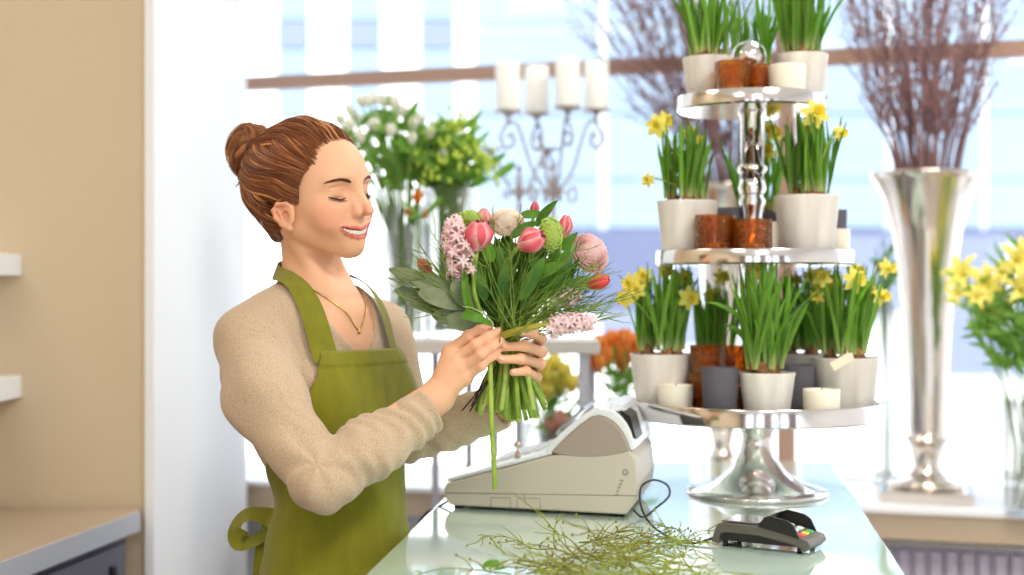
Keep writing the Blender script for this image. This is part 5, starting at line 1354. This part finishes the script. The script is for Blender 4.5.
# a peach rose cluster low behind the till
t, c, r = gvase(560, 3.70, 44, SZ, ZZ(432, 3.70)-SZ, 'small vase of peach roses just behind the cash register')
hs = [P(552, 424, 3.70), P(562, 418, 3.68), P(570, 428, 3.70)]; bunch(t, c, r, ZZ(436, 3.7), hs, nleaf=8, seed=9)
for i, p in enumerate(hs):
    mb = MB(); petal_cup(mb, p+V(0, 0, -.02), V(.1, -.3, 1), .026, .040, 6, .3, .2, rgb(250, 205, 190), rgb(255, 230, 215), i, 5, 3); petal_cup(mb, p+V(0, 0, -.016), V(.1, -.3, 1), .016, .034, 5, .2, .4, rgb(250, 195, 180), rgb(255, 230, 215), i+9, 5, 3); mb.build('peach_rose', 'orange_bloom', t)
# yellow lilies at the right edge
t, c, r = gvase(1030, 3.52, 60, SZ, ZZ(400, 3.52)-SZ, 'vase of yellow lilies cut by the right edge of the photo')
heads = [(975, 300), (992, 312), (968, 280), (1004, 276), (1016, 298), (1040, 285), (1030, 262), (984, 290), (1012, 262), (962, 296)]
hs = [P(x, y, 3.52+random.Random(x).uniform(-.08, .06)) for x, y in heads]; bunch(t, c, r, ZZ(395, 3.52), hs, nleaf=150, lw=.018, ll=.11, seed=12, leafm='leaf_mid')
for i, p in enumerate(hs):
    rr = random.Random(i+70); ax = V((p.x-c.x)*2.2+rr.uniform(-.3, .3), -.5, rr.uniform(.0, .7)).normalized(); mb = MB(); s_ = 1.0 if i % 3 else .6
    for k in range(6):
        v = perp(ax, k*PI/3+i); pts = [p, p+ax*.028*s_+v*.008*s_, p+ax*.045*s_+v*.034*s_, p+ax*.036*s_+v*.062*s_]; mb.ribbon(bez(pts, 3), [.004*s_, .010*s_, .016*s_, .020*s_, .023*s_, .024*s_, .022*s_, .017*s_, .010*s_, .001], (ax-v*.6).normalized(), .001, .15)
        if k < 5: mb.tube([p, p+ax*.05*s_+perp(ax, k*1.25)*.006], .0009, 4); 
    mb.build('lily_bloom', 'lily_yellow', t)
# small grassy pot on the sill between stand and vase
t, c, r = gvase(884, 4.05, 22, SZ, ZZ(300, 4.05)-SZ, 'slim glass vase of green sprigs between the tiered stand and the trumpet vase')
hs = [P(x, y, 4.05) for x, y in ((876, 250), (884, 238), (892, 246), (888, 262), (880, 270))]; bunch(t, c, r, ZZ(300, 4.05), hs, nleaf=30, seed=15, lw=.014, ll=.08)
# ================================================================ OUTSIDE THE WINDOW
FY = 13.0; fs_ = FY/FPX
def fx(px): return (px-512)*fs_
def fz(py): return CAMZ-(py-287.5)*fs_
bld = thing('building_across_the_street', V(fx(500), FY+1, -.3), 'white office building with pale blue windows across the street', 'building')
mb = MB(); mb.box((fx(600), FY+2.1, 4.4), (fx(1700)-fx(-500), 4.0, 9.4)); mb.build('facade', 'facade_white', bld, False)
def pane(x0, x1, y0, y1, m, dd=.10, name='window'):
    mb = MB(); mb.box(((fx(x0)+fx(x1))/2, FY+.08, (fz(y0)+fz(y1))/2), (fx(x1)-fx(x0), .10, abs(fz(y0)-fz(y1)))); mb.build(name, m, bld, False)
for (x0, x1) in ((172, 206), (276, 307), (346, 380), (419, 454)):
    pane(x0, x1, -90, 18, 'facade_glass'); pane(x0, x1, 20, 48, 'facade_glass_dark'); pane(x0, x1, 50, 118, 'facade_glass')
for (x0, x1) in ((474, 600), (606, 694), (700, 794), (800, 888), (894, 984), (990, 1106), (1112, 1230)):
    pane(x0, x1, -90, 22, 'facade_pale'); pane(x0, x1, 30, 112, 'facade_pale'); pane(x0, x1, 115, 178, 'facade_pale'); pane(x0, x1, 181, 227, 'facade_pale')
for (x0, x1, m) in ((560, 668, 'shop_dark'), (676, 780, 'shop_mid'), (790, 905, 'shop_mid'), (935, 1010, 'shop_mid'), (1020, 1200, 'shop_dark')):
    pane(x0, x1, 236, 312, m, name='shop_window')
pane(560, 1230, 229, 236, 'shop_dark', name='canopy_edge')
for (x0, x1) in ((930, 1006), (1012, 1100)): pane(x0, x1, 318, 376, 'shop_mid', name='shop_window')
pane(600, 760, 318, 345, 'shop_mid', name='shop_window')
mb = MB(); mb.box((3, 11.5, -.42), (46, 13, .1)); o = mb.build('ground_street', 'street', None, False); struct(o)
# ================================================================ CAMERA, LIGHT
sc = bpy.context.scene
cam = bpy.data.cameras.new('camera'); co = bpy.data.objects.new('camera', cam); C.objects.link(co)
cam.sensor_width = 36; cam.lens = 50; co.location = (0, 0, CAMZ); co.rotation_euler = (PI/2, 0, 0)
cam.dof.use_dof = True; cam.dof.focus_distance = 2.24; cam.dof.aperture_fstop = 2.0
sc.camera = co
w_ = bpy.data.worlds.new('sky'); sc.world = w_; w_.use_nodes = True
bg = w_.node_tree.nodes['Background']; bg.inputs[0].default_value = (.80, .90, 1, 1); bg.inputs[1].default_value = 2.4
def lamp(name, kind, loc, aim, e, size=1., col=(1, 1, 1), size_y=None):
    l = bpy.data.lights.new(name, kind); l.energy = e; l.color = col
    if kind == 'AREA':
        l.size = size
        if size_y: l.shape = 'RECTANGLE'; l.size_y = size_y
    elif kind == 'SUN': l.angle = size
    o = bpy.data.objects.new(name, l); C.objects.link(o); o.location = loc
    o.rotation_euler = (Vector(aim)-Vector(loc)).to_track_quat('-Z', 'Y').to_euler(); return o
lamp('sun', 'SUN', (-3, -6, 14), (0, 8, 2), 7.0, .03, (1, .97, .92))
for x, y, e in ((-.9, .2, 12), (1.2, .9, 46), (.4, -.9, 40), (1.0, 3.0, 20), (-1.5, 2.2, 7), (-.1, 3.4, 3)):
    lamp('fill_area_light', 'AREA', (x, y, CEIL-.01), (x, y, 0), e, .6, (1, .93, .84), .6)  # unseen area lamps added under the ceiling as interior fill
sc.cycles.use_denoising = True
sc.cycles.max_bounces = 10; sc.cycles.transparent_max_bounces = 12; sc.cycles.sample_clamp_indirect = 6
sc.cycles.caustics_reflective = False; sc.cycles.caustics_refractive = False
sc.view_settings.view_transform = 'Standard'; sc.view_settings.look = 'None'; sc.view_settings.gamma = 1; sc.view_settings.exposure = 0
sc.view_settings.use_curve_mapping = False
